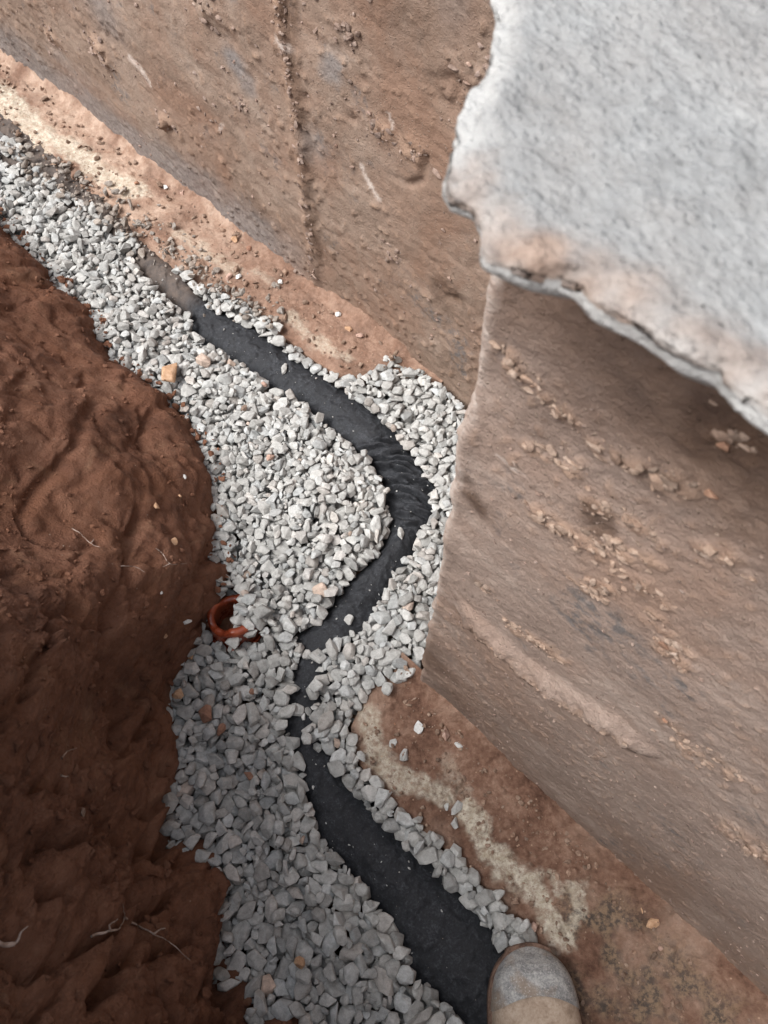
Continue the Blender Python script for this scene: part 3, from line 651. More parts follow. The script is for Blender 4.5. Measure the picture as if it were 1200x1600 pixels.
reg = inside(GT, GN, edge) & ~blocked & (GN > toe_n(GT) - 0.10)
expo_px = [[(-20, 232), (30, 250), (45, 266), (10, 262)], [(75, 262), (110, 280), (100, 292), (70, 278)],
           [(198, 398), (222, 394), (262, 415), (300, 450), (318, 484), (350, 494), (402, 516), (440, 549), (498, 584), (556, 624), (606, 668), (641, 710), (675, 762), (671, 806), (646, 840), (650, 852), (620, 890), (600, 922), (578, 965), (560, 990), (520, 985), (500, 975), (542, 912), (592, 860), (611, 812), (604, 762), (577, 716), (516, 668), (470, 628), (432, 610), (400, 584), (350, 552), (306, 526), (296, 492), (240, 446)],
           [(465, 990), (500, 972), (530, 985), (505, 1000), (490, 1012), (470, 1010)], [(464, 1030), (484, 1030), (484, 1062), (474, 1100), (463, 1100)], [(452, 1126), (474, 1122), (466, 1156), (457, 1156)],
           [(470, 1180), (500, 1180), (518, 1200), (560, 1248), (603, 1296), (646, 1340), (690, 1375), (740, 1425), (782, 1484), (830, 1560), (1000, 1740), (860, 1740), (722, 1594), (660, 1534), (612, 1444), (560, 1374), (503, 1314), (486, 1262), (478, 1220)]]
expo = np.zeros(reg.shape, bool)
for pl in expo_px: expo |= inside(GT, GN, [tuple(on_z(u, v, -0.002)) for u, v in pl])
# target surface: mound left of the strip, low where it meets the fabric and the ledges
tgt = 0.006 + 0.012 * fbm(np.stack([GT, GN, 0 * GT], -1), 5, 3, seed=501.0)
c = on_z(470, 760); tgt += 0.028 * np.exp(-((GT - c[0]) / 0.22) ** 2 - ((GN - c[1]) / 0.12) ** 2)
c = on_z(240, 520); tgt += 0.012 * np.exp(-((GT - c[0]) / 0.3) ** 2 - ((GN - c[1]) / 0.08) ** 2)
expo |= (pd_ < 0.048) & (pside < 0.004)
allow = reg & ~expo
# distance-limited heights near the edge of the pile
from collections import deque
da = np.where(allow | blocked | (GN < toe_n(GT) + 0.02), 1e3, 0.0)
for _ in range(28):
    e = da.copy(); e[1:] = np.minimum(e[1:], da[:-1] + 1); e[:-1] = np.minimum(e[:-1], da[1:] + 1); e[:, 1:] = np.minimum(e[:, 1:], da[:, :-1] + 1); e[:, :-1] = np.minimum(e[:, :-1], da[:, 1:] + 1); da = e
da = np.minimum(da, 28) * GS
nearfab = expo.copy(); 
tgt = np.where(da < 0.045, np.minimum(tgt, -0.004 + 0.45 * da), tgt)
tgt = np.where((pd_ < 0.055) & (pside > 0.0), 0.028, tgt)
visible = (GT > -2.35) & (GT < 0.42)
def rot_from(q):
    return np.array(q.to_matrix())
gV, gF, nv, nstone = [], [], 0, 0
grs = random.Random(42)
def profile(PL, R, sc):
    n_ = PL[:, :3] @ R.T; d_ = PL[:, 3] * sc
    rad = sc * 1.7; kk = int(rad / GS) + 1; ax = GS * np.arange(-kk, kk + 1)
    X, Y = np.meshgrid(ax, ax, indexing='ij')
    up = n_[:, 2] > 0.02; dn = n_[:, 2] < -0.02
    tz = np.min((d_[up, None, None] - n_[up, 0, None, None] * X - n_[up, 1, None, None] * Y) / n_[up, 2, None, None], 0)
    bz = np.max((d_[dn, None, None] - n_[dn, 0, None, None] * X - n_[dn, 1, None, None] * Y) / n_[dn, 2, None, None], 0)
    okk = (tz > bz) & np.all([(n_[i, 0] * X + n_[i, 1] * Y) <= d_[i] for i in range(len(n_)) if abs(n_[i, 2]) <= 0.02] or [np.ones_like(X, bool)], 0)
    return kk, tz, bz, okk
def put(si, R, sc, t, n, z, store):
    V_, F_, PL = STONES[si]
    P_ = (V_ * sc) @ R.T; W_ = world(P_[:, 0] + t, P_[:, 1] + n, P_[:, 2] + z)
    store.append((W_, F_, SMOOTH[si]))
stones_out = []
def fits(t, n, kk, okk, hard):
    i, j = int(round((t - T0) / GS)), int(round((n - N0) / GS))
    if i - kk < 0 or j - kk < 0 or i + kk >= NT or j + kk >= NN: return None
    sl_ = (slice(i - kk, i + kk + 1), slice(j - kk, j + kk + 1))
    if hard is not None and np.mean(hard[sl_][okk]) > 0.0: return None
    return sl_
def orient(tiltmax):
    from mathutils import Quaternion
    yaw = Quaternion((0, 0, 1), grs.uniform(0, 6.283)); ax = grs.uniform(0, 6.283)
    tq_ = Quaternion((math.cos(ax), math.sin(ax), 0), abs(grs.gauss(0, tiltmax)))
    return np.array((tq_ @ yaw).to_matrix())
def fill(limit, sizes, over, tries, tiltmax, stride, cap_n, exq=0.22):
    global nstone
    need = (H < tgt - limit) & allow & visible; cells = np.argwhere(need); cells = cells[rng.permutation(len(cells))][::stride]
    done = 0
    for ci, cj in cells:
        if done >= cap_n: break
        if H[ci, cj] >= tgt[ci, cj] - limit: continue
        t, n = gt[ci], gn[cj]; py = t * TX[1] + n * NX[1]
        base = 0.0130 + 0.0026 * float(np.clip((0.55 - py) / 0.7, 0, 1)); best = None
        for tr in range(tries):
            si = grs.randrange(len(STONES)); sc = base * grs.choice(sizes) * grs.uniform(0.92, 1.08)
            R = orient(tiltmax); kk, tz, bz, okk = profile(STONES[si][2], R, sc)
            t_, n_ = t + grs.gauss(0, 0.004), n + grs.gauss(0, 0.004)
            sl_ = fits(t_, n_, kk, okk, wall_hard)
            if sl_ is None or okk.sum() < 3 or np.mean(expo[sl_][okk]) > exq: continue
            h = (H[sl_] - bz)[okk]; kq = -max(2, len(h) // 9); z = np.partition(h, kq)[kq] - 0.0008
            if z + tz[okk].max() > tgt[ci, cj] + over: continue
            score = (z - tgt[ci, cj]) - 0.5 * sc
            if best is None or score < best[0]: best = (score, si, sc, R, t_, n_, z, sl_, tz, okk)
        if best is None: continue
        _, si, sc, R, t_, n_, z, sl_, tz, okk = best
        put(si, R, sc, t_, n_, z, stones_out)
        sub = H[sl_]; sub[okk] = np.maximum(sub[okk], (tz + z)[okk]); nstone += 1; done += 1
wall_hard = blocked
SZ = [0.62, 0.8, 0.9, 1.0, 1.0, 1.1, 1.2]
fill(0.030, SZ, 0.02, 3, 0.5, 9, 3000)
fill(0.006, SZ, 0.020, 5, 0.42, 5, 4000)
fill(0.008, SZ, 0.026, 6, 0.6, 5, 2500)
fill(0.012, [0.6, 0.75, 0.9], 0.024, 6, 0.7, 4, 1500)
fill(0.016, [0.4, 0.5, 0.6], 0.02, 6, 0.8, 4, 1500)
print('gravel stones', nstone)
def joined(out):
    off = np.cumsum([0] + [len(x[0]) for x in out])[:-1]
    return np.concatenate([x[0] for x in out]), np.concatenate([x[1] + o_ for x, o_ in zip(out, off)]), np.concatenate([x[2] for x in out])
V, F, sm_ = joined(stones_out)
o = link_mesh('gravel', V, F, gm, smooth=sm_)
tag(o, 'pale grey crushed stone filling the trench floor on both sides of the fabric', 'gravel', kind='stuff')

# ------------------------------------------------------------------ single stones that lie apart
def hmap(t, n):
    i, j = int((t - T0) / GS), int((n - N0) / GS); return H[i, j]
mats = {'grey': stone_material('loose_grey_stone', (0.33, 0.327, 0.315), (0.46, 0.457, 0.44), (0.58, 0.575, 0.56), False).m,
        'white': stone_material('loose_white_stone', (0.50, 0.49, 0.47), (0.64, 0.635, 0.62), (0.75, 0.74, 0.72), False).m,
        'tan': stone_material('loose_tan_stone', (0.36, 0.21, 0.12), (0.50, 0.31, 0.19), (0.60, 0.42, 0.29), False).m,
        'pink': stone_material('loose_pink_stone', (0.34, 0.21, 0.16), (0.46, 0.31, 0.25), (0.58, 0.43, 0.36), False).m,
        'rust': stone_material('loose_red_stone', (0.20, 0.10, 0.07), (0.28, 0.15, 0.10), (0.38, 0.22, 0.16), False).m,
        'dim': stone_material('loose_brown_stone', (0.15, 0.10, 0.075), (0.22, 0.155, 0.12), (0.30, 0.23, 0.18), False).m}
def loose(u, v, wpx, col, label, si, flat=1.0, tilt=0.25, cat='stone', name='stone', stretch=1.0, yaw=None, group=None, lift=0.0):
    global H
    d_ = ray(u, v); depth = (CAM_H - 0.01) / -d_[2] * FPX; sc = wpx / FPX * depth / FPX * FPX / 2.45
    sc = (wpx / FPX) * ((CAM_H - 0.01) / -d_[2]) * FPX / 2.35
    t, n = on_z(u, v, 0.008)
    V_, F_, PL = STONES[si % len(STONES)]
    grs.seed(u * 7 + v); R = orient(tilt)
    if yaw is not None: R = np.array(Matrix.Rotation(yaw, 3, 'Z')) 
    kk, tz, bz, okk = profile(PL, R, sc); sl_ = fits(t, n, kk, okk, None)
    z = np.max((H[sl_] - bz)[okk]) - 0.002 + lift
    sub = H[sl_]; sub[okk] = np.maximum(sub[okk], (tz + z)[okk])
    P_ = (V_ * sc * np.array([stretch, 1, flat])) @ R.T
    W_ = world(P_[:, 0] + t, P_[:, 1] + n, P_[:, 2] + z); loc = world(t, n, z + P_[:, 2].min())
    o = link_mesh(name, W_, F_, mats[col], loc=loc, smooth=SMOOTH[si % len(STONES)])
    return tag(o, label, cat, group or 'single stones lying apart from the gravel bed')
L = [
 (272, 596, 40, 'tan', 'large tan stone lying on the gravel against the earth bank', 3),
 (426, 725, 17, 'pink', 'small pinkish stone in the middle of the gravel mound', 5),
 (385, 650, 14, 'dim', 'small brown stone on the gravel left of the fabric strip', 7),
 (412, 601, 13, 'pink', 'small pink stone on the gravel by the fabric edge', 8),
 (545, 966, 22, 'grey', 'single pale grey stone lying on the black fabric', 9),
 (627, 833, 18, 'grey', 'pointed grey stone at the right edge of the fabric bend', 10),
 (443, 572, 16, 'grey', 'rounded grey stone on the upper stretch of the fabric', 11),
 (605, 1078, 26, 'grey', 'flat grey stone at the corner of the near footing', 12),
 (654, 1135, 22, 'white', 'bright white stone on the soil of the near footing', 13),
 (698, 1147, 24, 'pink', 'pink rounded stone beside the white stone on the footing', 14),
 (717, 1163, 13, 'white', 'small white chip below the pink stone on the footing', 15),
 (614, 1160, 16, 'grey', 'narrow grey chip on the footing left of the white stone', 16),
 (632, 1180, 22, 'grey', 'slanted grey stone on the footing below the narrow chip', 17),
 (714, 1262, 25, 'grey', 'grey stone above another one beside the lime patch', 18),
 (711, 1286, 22, 'grey', 'darker grey stone directly below the one beside the lime patch', 19),
 (698, 1260, 13, 'grey', 'small grey stone touching the pair beside the lime patch', 20),
 (712, 1331, 28, 'grey', 'grey oval stone raised above the gravel rim by the lime patch', 21),
 (678, 1307, 22, 'grey', 'light grey stone perched on the inner rim of the narrow gravel strip', 22),
 (836, 1449, 20, 'pink', 'reddish pebble on the footing just above the boot toe', 23),
 (818, 1446, 20, 'grey', 'last grey stone of the narrow strip next to the boot toe', 24),
 (1022, 1442, 22, 'tan', 'tan pebble on the footing near the foot of the near wall', 25),
 (1003, 1425, 14, 'tan', 'smaller tan pebble up-slope of the tan one on the footing', 26),
 (1035, 1482, 12, 'pink', 'pale pink crumb in the dark mossy soil right of the boot', 27),
 (1157, 1536, 24, 'grey', 'grey stone against the base of the near wall right of the boot', 28),
 (357, 430, 17, 'pink', 'left one of two pink stones on the far footing ledge', 29),
 (372, 429, 14, 'white', 'right, paler one of two stones on the far footing ledge', 30),
 (438, 437, 13, 'white', 'lone white pebble on the far ledge near the wall joint', 31),
 (257, 289, 11, 'white', 'white pebble at the foot of the far wall', 32),
 (284, 298, 11, 'pink', 'pale pink pebble right of the white one at the far wall foot', 33),
 (528, 488, 13, 'white', 'pale pebble at the wall foot where the ledge narrows', 34),
 (545, 512, 16, 'tan', 'tan clod on the ledge where it narrows toward the gravel', 35),
 (562, 522, 16, 'pink', 'pinkish lump beside the tan clod on the ledge', 36),
 (366, 372, 16, 'tan', 'tan lump in the crumbled soil at the far wall foot', 37),
 (388, 385, 14, 'rust', 'red-brown crumb at the far wall foot beside the tan lump', 38),
 (325, 1118, 34, 'rust', 'red-brown stone in the gravel beside the bank below the clay pipe', 39),
 (347, 1142, 22, 'rust', 'smaller red-brown stone just below the big one by the bank', 40),
 (470, 1502, 24, 'tan', 'pale tan stone among dark grey gravel near the bottom', 41),
 (387, 1212, 20, 'rust', 'rusty brown stone among the gravel right of the bank', 42),
 (282, 1088, 20, 'tan', 'cream stone at the edge of the bank near the gravel', 43),
 (480, 1155, 28, 'grey', 'rounded stone on the fabric where gravel nearly covers it', 44),
 (474, 1118, 11, 'white', 'small white pebble on the fabric where gravel nearly covers it', 45),
 (395, 1082, 15, 'rust', 'brick-red chip on the gravel below the clay pipe', 46),
]
for (u, v, wpx, c_, lb, si) in L: loose(u, v, wpx, c_, lb, si)

def wall_crumbs(wall, plane, disp, pts, label, mat):
    tw_ = np.array([p[0] for p in pts]); zw_ = np.array([p[1] for p in pts]); sz = np.array([p[2] for p in pts])
    base_n = plane - disp(tw_, np.full(len(tw_), plane), zw_); out_ = []
    for t, n, z, sc in zip(tw_, base_n, zw_, sz):
        si = grs.randrange(48); V_ = (STONES[si][0] * sc) @ orient(1.5).T; V_[:, 1] *= 0.75
        out_.append((world(V_[:, 0] * 1.25 + t, V_[:, 1] + n - sc * 0.12, V_[:, 2] + z), STONES[si][1], np.ones(len(STONES[si][1]), bool)))
    V, F, sm_ = joined(out_); o_ = link_mesh('mud_crumbs', V, F, mat, parent=wall, smooth=sm_); tag(o_, label, kind='stuff')
wc = stone_material('wall_mud', (0.21, 0.145, 0.11), (0.315, 0.225, 0.17), (0.43, 0.325, 0.26)).m
wg = stone_material('wall_grit', (0.17, 0.12, 0.095), (0.26, 0.185, 0.15), (0.36, 0.28, 0.23)).m
grs.seed(11); pts = []
for L_, r_, h_ in mudW:
    ln = sum(math.dist(a, b) for a, b in zip(L_[:-1], L_[1:]))
    for _ in range(int(10 + ln * 620)):
        i = grs.randrange(len(L_) - 1); k_ = grs.random(); a, b = L_[i], L_[i + 1]; g_ = r_ * 0.75
        pts.append((a[0] + (b[0] - a[0]) * k_ + grs.gauss(0, g_ * 1.3), a[1] + (b[1] - a[1]) * k_ + grs.gauss(0, g_), 0.0008 + 0.0040 * grs.random() ** 2.2))
for a, b in zip(rid[:-1], rid[1:]):
    for _ in range(4): k_ = grs.random(); pts.append((a[0] + (b[0] - a[0]) * k_, a[1] + (b[1] - a[1]) * k_ + abs(grs.gauss(0, 0.008)) + .003, 0.001 + 0.0035 * grs.random() ** 2))
wall_crumbs(NEARW, NW, near_disp, pts, 'light brown mud crumbs stuck in rows across the wall face', wc)
pts = []
while len(pts) < 2600:
    t, z = CT + 0.02 + 0.75 * grs.random(), 0.02 + 0.9 * grs.random()
    if float(fbm(np.array([[t, 0.0, z]]), 6, 3, seed=602.0)[0]) + 0.35 * grs.random() > 0.1: pts.append((t, z, 0.0005 + 0.0020 * grs.random() ** 4))
wall_crumbs(NEARW, NW, near_disp, pts, 'fine grit scattered over the wall face', wg)
pts = []
while len(pts) < 1700:
    t, z = -2.0 + 2.0 * grs.random(), 0.02 + 0.8 * grs.random()
    if float(fbm(np.array([[t, 0.0, z]]), 5, 3, seed=612.0)[0]) + 0.35 * grs.random() > 0.12: pts.append((t, z, 0.0008 + 0.0045 * grs.random() ** 4))
for (u, v, r_, h_) in far_lumps:
    if h_ > 0.007:
        c_ = G(u, v)
        for _ in range(26): pts.append((c_[0] + grs.gauss(0, r_ * .5), c_[1] + grs.gauss(0, r_ * .35), 0.001 + 0.006 * grs.random() ** 2.5))
for a, b in zip(seam[:-1], seam[1:]):
    for _ in range(45): k_ = grs.random(); pts.append((a[0] + (b[0] - a[0]) * k_ - abs(grs.gauss(0.004, 0.008)), a[1] + (b[1] - a[1]) * k_, 0.001 + 0.0048 * grs.random() ** 2.5))
wall_crumbs(FARW, FW, far_disp, pts, 'brown crumbs and grit stuck to the wall face and along its joint', wg)

# dirty crumbs and small chips strewn over the ledges and the covered top end of the fabric
cm = stone_material('crumbs', (0.16, 0.10, 0.07), (0.27, 0.18, 0.13), (0.40, 0.30, 0.23)).m
def strew(name, label, cat, pick, count, s0, s1, mat):
    out = []; n_ = 0; tries = 0
    while n_ < count and tries < count * 30:
        tries += 1; t, n = pick()
        si = grs.randrange(len(STONES)); sc = s0 + (s1 - s0) * grs.random() ** 3; R = orient(0.6)
        kk, tz, bz, okk = profile(STONES[si][2], R, sc)
        if okk.sum() < 1: kk, okk = 0, np.ones((1, 1), bool); tz = np.array([[sc * .6]]); bz = -tz
        sl_ = fits(t, n, kk, okk, wall_hard)
        if sl_ is None: continue
        z = np.max((H[sl_] - bz)[okk]) - 0.001; put(si, R, sc, t, n, z, out)
        sub = H[sl_]; sub[okk] = np.maximum(sub[okk], (tz + z)[okk]); n_ += 1
    V, F, sm_ = joined(out)
    return tag(link_mesh(name, V, F, mat, smooth=sm_), label, cat, kind='stuff')
grs.seed(5)
def pick_near():
    t = grs.uniform(-0.2, 0.6); e = float(ne_f(t)); return t, (NW - 0.004) - (NW - e - 0.01) * grs.random() ** 2.2
strew('soil_crumbs', 'brown soil crumbs and grit strewn over the near footing', 'soil crumbs', pick_near, 900, 0.0010, 0.0050, cm)
def pick_far():
    t = grs.uniform(-2.2, -0.62); e = float(fe_f(t)); return t, (FW - 0.006) - (FW - e - 0.01) * grs.random() ** 1.8
strew('soil_crumbs', 'orange soil crumbs along the foot of the far wall', 'soil crumbs', pick_far, 650, 0.0015, 0.0075, cm)
def pick_top():
    k_ = grs.random(); u, v = 20 + 400 * k_ + grs.gauss(0, 22), 232 + 262 * k_ + grs.gauss(0, 16); return tuple(on_z(u, v))
strew('dirty_gravel', 'small dirty brown and grey chips along the ledge at the upper end of the fabric', 'gravel', pick_top, 420, 0.003, 0.011, stone_material('dirty_chips', (0.19, 0.15, 0.125), (0.30, 0.26, 0.225), (0.42, 0.385, 0.35)).m)
def pick_fab():
    j = grs.randrange(len(q)) if False else grs.randrange(FAB_T.shape[1]); i = int(len(aw) * (0.18 + 0.64 * grs.random())); return FAB_T[i, j], FAB_N[i, j]
strew('stone_chips', 'tiny grey chips and grit lying on the black fabric', 'grit', pick_fab, 260, 0.0006, 0.0026, gm)
def pick_bank():
    t = grs.uniform(-1.6, -0.45); return t, float(toe_n(t)) + abs(grs.gauss(0, 0.014)) - 0.012
strew('soil_crumbs', 'dark red-brown soil crumbs fallen onto the gravel along the bank', 'soil crumbs', pick_bank, 190, 0.002, 0.009, ms)

# ------------------------------------------------------------------ broken glazed clay pipe under the bank
cp = M('glazed_clay', 0.22, 0.5); n1 = cp.noise(30, 5, 0.6)
cp.color(cp.ramp(n1, [(0.35, (0.12, 0.022, 0.010)), (0.55, (0.26, 0.050, 0.020)), (0.7, (0.36, 0.09, 0.035))])); cp.rough(cp.ramp(n1, [(0.4, 0.16), (0.65, 0.5)])); cp.bump(cp.noise(90, 4), 0.0008)
c0 = PIPE_C
root = empty('clay_pipe', (0, 0, 0), label='broken glazed red clay pipe end poking out of the bank into the gravel', cat='pipe')
def pipe_part(r0, r1, za, zb, broken):
    n_a = 64; zs_ = np.linspace(za, zb, 16); prof = [(z_, r1) for z_ in zs_] + [(zb + 0.0015, (r0 + r1) / 2)] + [(z_, r0) for z_ in zs_[::-1]]; Vv = []
    for z_, r_ in prof:
        for a in np.linspace(0, 2 * math.pi, n_a, endpoint=False):
            kz = np.clip((z_ - za) / (zb - za), 0, 1) ** 2
            zz_ = z_ - broken * kz * (0.008 + 0.008 * math.sin(a - 0.6) + 0.006 * math.sin(3 * a + 2.2) + 0.0015 * math.sin(9 * a))
            Vv.append((r_ * math.cos(a), r_ * math.sin(a), zz_))
    K = len(prof)
    return np.array(Vv), [(i * n_a + j, i * n_a + (j + 1) % n_a, ((i + 1) % K) * n_a + (j + 1) % n_a, ((i + 1) % K) * n_a + j) for i in range(K) for j in range(n_a)]
V_, F_ = pipe_part(0.034, 0.046, -0.12, 0.014, 1.0); link_mesh('pipe_barrel', V_, F_, cp.m, parent=root)
V_, F_ = pipe_part(0.0465, 0.052, -0.060, -0.034, 0.0); link_mesh('pipe_collar', V_, F_, cp.m, parent=root)
rr_, aa_ = np.meshgrid(np.linspace(0, 0.0385, 16), np.linspace(0, 2 * math.pi, 40))
pz_ = np.stack([rr_ * np.cos(aa_), rr_ * np.sin(aa_), 0 * rr_ - 0.055], -1); pz_[..., 2] += 0.008 * fbm(pz_, 60, 3)
link_mesh('soil_plug', pz_.reshape(-1, 3), grid_faces(40, 16), ms, parent=root)
root.location = tuple(world(c0[0], c0[1], 0.012)); root.rotation_euler = (math.radians(-10), math.radians(3), 0)

# ------------------------------------------------------------------ roots and flakes on the bank
rm = M('dry_root', 0.8); rm.color(rm.ramp(rm.noise(80, 4), [(0.4, (0.24, 0.17, 0.135)), (0.6, (0.46, 0.37, 0.32))])); rm = rm.m
Bpts = world(BT, BN, BZ); 
def proj(P_):
    x, y, z = P_[..., 0], P_[..., 1], P_[..., 2] - CAM_H; c_, s_ = math.cos(TILT), math.sin(TILT)
    dep = y * s_ - z * c_; up = y * c_ + z * s_
    return 600 + FPX * x / dep, 800 - FPX * up / dep, dep
rb = len(rows_z); bu, bv, bd = proj(Bpts[:rb])
def bank_at(u, v):                              # nearest bank point seen at that pixel
    q_ = (bu - u) ** 2 + (bv - v) ** 2
    q_ = np.where(bd > 0.05, q_, 1e9); thr = max(q_.min() * 1.5, 40.0)
    c_ = np.argwhere(q_ <= thr); k_ = min(c_, key=lambda c: bd[c[0], c[1]])
    return Bpts[k_[0], k_[1]]
out = []
ri = np.where((rows_z > 0.0) & (rows_z < 1.0))[0]; cj_ = np.where((tt > -1.9) & (tt < 0.35))[0]
for _ in range(4800):
    i, j = ri[grs.randrange(len(ri))], cj_[grs.randrange(len(cj_))]
    p_ = Bpts[i, j]; tu = Bpts[i, j + 1] - Bpts[i, j - 1]; tv = Bpts[i + 1, j] - Bpts[i - 1, j]
    nrm_ = np.cross(tu, tv); nrm_ /= np.linalg.norm(nrm_) + 1e-9
    if nrm_ @ (world(0, 1, 0)) < 0: nrm_ = -nrm_
    sc = 0.0010 + (0.0052 if tt[j] < -0.5 else 0.0085) * grs.random() ** 3; si = grs.randrange(48); V_ = STONES[si][0] * sc * np.array([1, 1, 0.9])
    out.append((V_ @ orient(1.2).T + p_ + nrm_ * sc * 0.15, STONES[si][1], np.ones(len(STONES[si][1]), bool)))
V, F, sm_ = joined(out)
tag(link_mesh('soil_clods', V, F, ms, smooth=sm_), 'loose clods and crumbs of red-brown earth clinging to the cut bank', 'soil clods', kind='stuff')
def root_mesh(lines, rad):
    Vv, Ff = [], []
    for L_ in lines:
        pts = [bank_at(u, v) for u, v in L_]
        pts = np.array(pts); 
        tocam = np.array([0, 0, CAM_H]) - pts; tocam /= np.linalg.norm(tocam, axis=1)[:, None]
        pts = pts + tocam * 0.009
        kq = np.arange(len(pts)); qq = np.linspace(0, len(pts) - 1, len(pts) * 5)
        C_ = catmull(pts, kq.astype(float), qq)
        C_ += 0.0018 * np.stack([fbm(C_, 90, 2, seed=s_) for s_ in (1., 2., 3.)], -1)
        base = len(Vv)
        for i, c_ in enumerate(C_):
            dr = C_[min(i + 1, len(C_) - 1)] - C_[max(i - 1, 0)]; dr = Vector(dr).normalized()
            a_ = dr.orthogonal().normalized(); b_ = dr.cross(a_); r_ = rad * (1 - 0.75 * i / len(C_)) 
            for k_ in range(6): Vv.append(tuple(Vector(c_) + r_ * (a_ * math.cos(k_ * 1.047) + b_ * math.sin(k_ * 1.047))))
            if i:
                for k_ in range(6): Ff.append((base + (i - 1) * 6 + k_, base + (i - 1) * 6 + (k_ + 1) % 6, base + i * 6 + (k_ + 1) % 6, base + i * 6 + k_))
    return np.array(Vv), Ff
for lines, rad, lb in [
    ([[(138, 1465), (168, 1458), (185, 1445), (197, 1430), (196, 1408)], [(197, 1430), (215, 1440), (240, 1455), (262, 1475), (300, 1496)], [(240, 1455), (255, 1448), (266, 1450)], [(170, 1458), (172, 1448), (182, 1440)]], 0.0016, 'branching pale root on the dark lower part of the bank'),
    ([[(-4, 1474), (18, 1472), (30, 1460), (48, 1453)], [(18, 1472), (10, 1466), (0, 1468)]], 0.0022, 'thick pale root end at the left edge of the lower bank'),
    ([[(98, 1188), (110, 1175), (126, 1167)], [(100, 1210), (110, 1211)]], 0.0014, 'short pale root tip on the dark bank above the branching root'),
    ([[(112, 820), (128, 830), (145, 845), (160, 850)], [(145, 845), (150, 838)]], 0.0010, 'thin white root strand on the upper bank face'),
    ([[(245, 852), (258, 862), (268, 876), (296, 878)], [(268, 876), (258, 882)]], 0.0010, 'thin hooked root on the bank above the clay pipe'),
    ([[(190, 882), (208, 888), (228, 891)]], 0.0009, 'fine straight root fibre on the bank left of the hooked root')]:
    V_, F_ = root_mesh(lines, rad); loc = V_.mean(0); tag(link_mesh('root', V_, F_, rm, loc=loc), lb, 'root', 'pale roots showing in the bank')
for u, v, wpx, c_, lb in [(292, 741, 9, 'white', 'white flake high on the bank beside the gravel edge'), (292, 967, 12, 'white', 'white flake on the bank just above the clay pipe'), (257, 925, 8, 'white', 'tiny white flake on the bank above the clay pipe flake'),
                          (260, 1000, 10, 'tan', 'tan pebble in the bank below the white flake'), (302, 1027, 17, 'tan', 'tan stone at the toe of the bank below the clay pipe'), (250, 790, 14, 'tan', 'slender tan chip in the bank face'), (275, 845, 16, 'tan', 'tan sliver in the bank face above the hooked root'),
                          (135, 1272, 12, 'dim', 'dull brown pebble in the dark bank face'), (284, 770, 9, 'tan', 'small tan fleck in the bank below the white flake')]:
    p_ = bank_at(u, v); V_, F_, PL = STONES[(u + v) % 48]; dep = np.linalg.norm(p_ - np.array([0, 0, CAM_H])); sc = wpx / FPX * dep / 2.3
    R = np.array(Matrix.Rotation(grs.uniform(0, 6), 3, (0.3, 0.5, 0.8))); tag(link_mesh('stone', (V_ * sc) @ R.T + p_, F_, mats[c_], loc=p_), lb, 'stone', 'small stones and flakes in the bank face')

# ------------------------------------------------------------------ the boot
bx, by, bz0 = 0.209, -0.077, 0.004
boot = empty('work_boot', (bx, by, bz0), label='dusty tan work boot with scuffed grey toe cap standing on the footing by the fabric', cat='boot')
boot.rotation_euler = (0, 0, math.radians(1.0))
def boot_w(y):  # half width left / right of centre along y (0 at the toe tip, negative towards the heel)
    s_ = -y
    tip = np.sqrt(np.clip(1 - ((0.068 - np.clip(s_, 0, 0.068)) / 0.068) ** 2, 0, 1))
    wd = 0.0585 * tip * np.interp(s_, [0, 0.05, 0.10, 0.16, 0.22, 0.30], [1, 1, 1.06, 0.90, 0.78, 0.72])
    he = np.sqrt(np.clip(1 - ((np.clip(s_, 0.262, 0.302) - 0.262) / 0.040) ** 2, 0, 1))
    return wd * he
def boot_h(y): return np.interp(-y, [0, 0.012, 0.03, 0.06, 0.10, 0.15, 0.20, 0.24, 0.30], [0.030, 0.052, 0.066, 0.074, 0.086, 0.112, 0.15, 0.19, 0.24])
def loft(y0, y1, n_, scale=1.0, hoff=0.0, z0=0.026, cap0=False):
    ys = y0 + (y1 - y0) * np.linspace(0, 1, n_) ** 1.0; th_ = np.linspace(0, math.pi, 41); Vv = []
    for y in ys:
        wv = max(boot_w(np.array(y)), 1e-4) * scale; hv = boot_h(y) - z0 + hoff; tipk = float(np.clip(-y / 0.02, 0.25, 1))
        for a in th_:
            cx, sx = math.cos(a), math.sin(a)
            x_ = np.sign(cx) * abs(cx) ** 0.72 * wv; z_ = z0 + abs(sx) ** 0.82 * hv * (0.55 + 0.45 * tipk)
            Vv.append((x_, y, z_))
    return np.array(Vv), grid_faces(n_, 41)
ys_t = None
lea = M('boot_leather', 0.75, 0.3); n1 = lea.noise(45, 6, 0.65); n2 = lea.noise(260, 4, 0.7)
col = lea.ramp(lea.math('ADD', lea.math('MULTIPLY', n1, .6), lea.math('MULTIPLY', n2, .4)), [(0.36, (0.28, 0.205, 0.15)), (0.5, (0.44, 0.34, 0.26)), (0.64, (0.56, 0.46, 0.37))])
lea.color(col); lea.bump(n1, 0.0012); lea.bump(n2, 0.0006)
cap = M('boot_toe_cap', 0.6, 0.4); n1 = cap.noise(60, 6, 0.7); n2 = cap.noise(330, 4, 0.75)
col = cap.ramp(cap.math('ADD', cap.math('MULTIPLY', n1, .5), cap.math('MULTIPLY', n2, .5)), [(0.38, (0.16, 0.16, 0.165)), (0.5, (0.33, 0.33, 0.325)), (0.62, (0.55, 0.54, 0.52))])
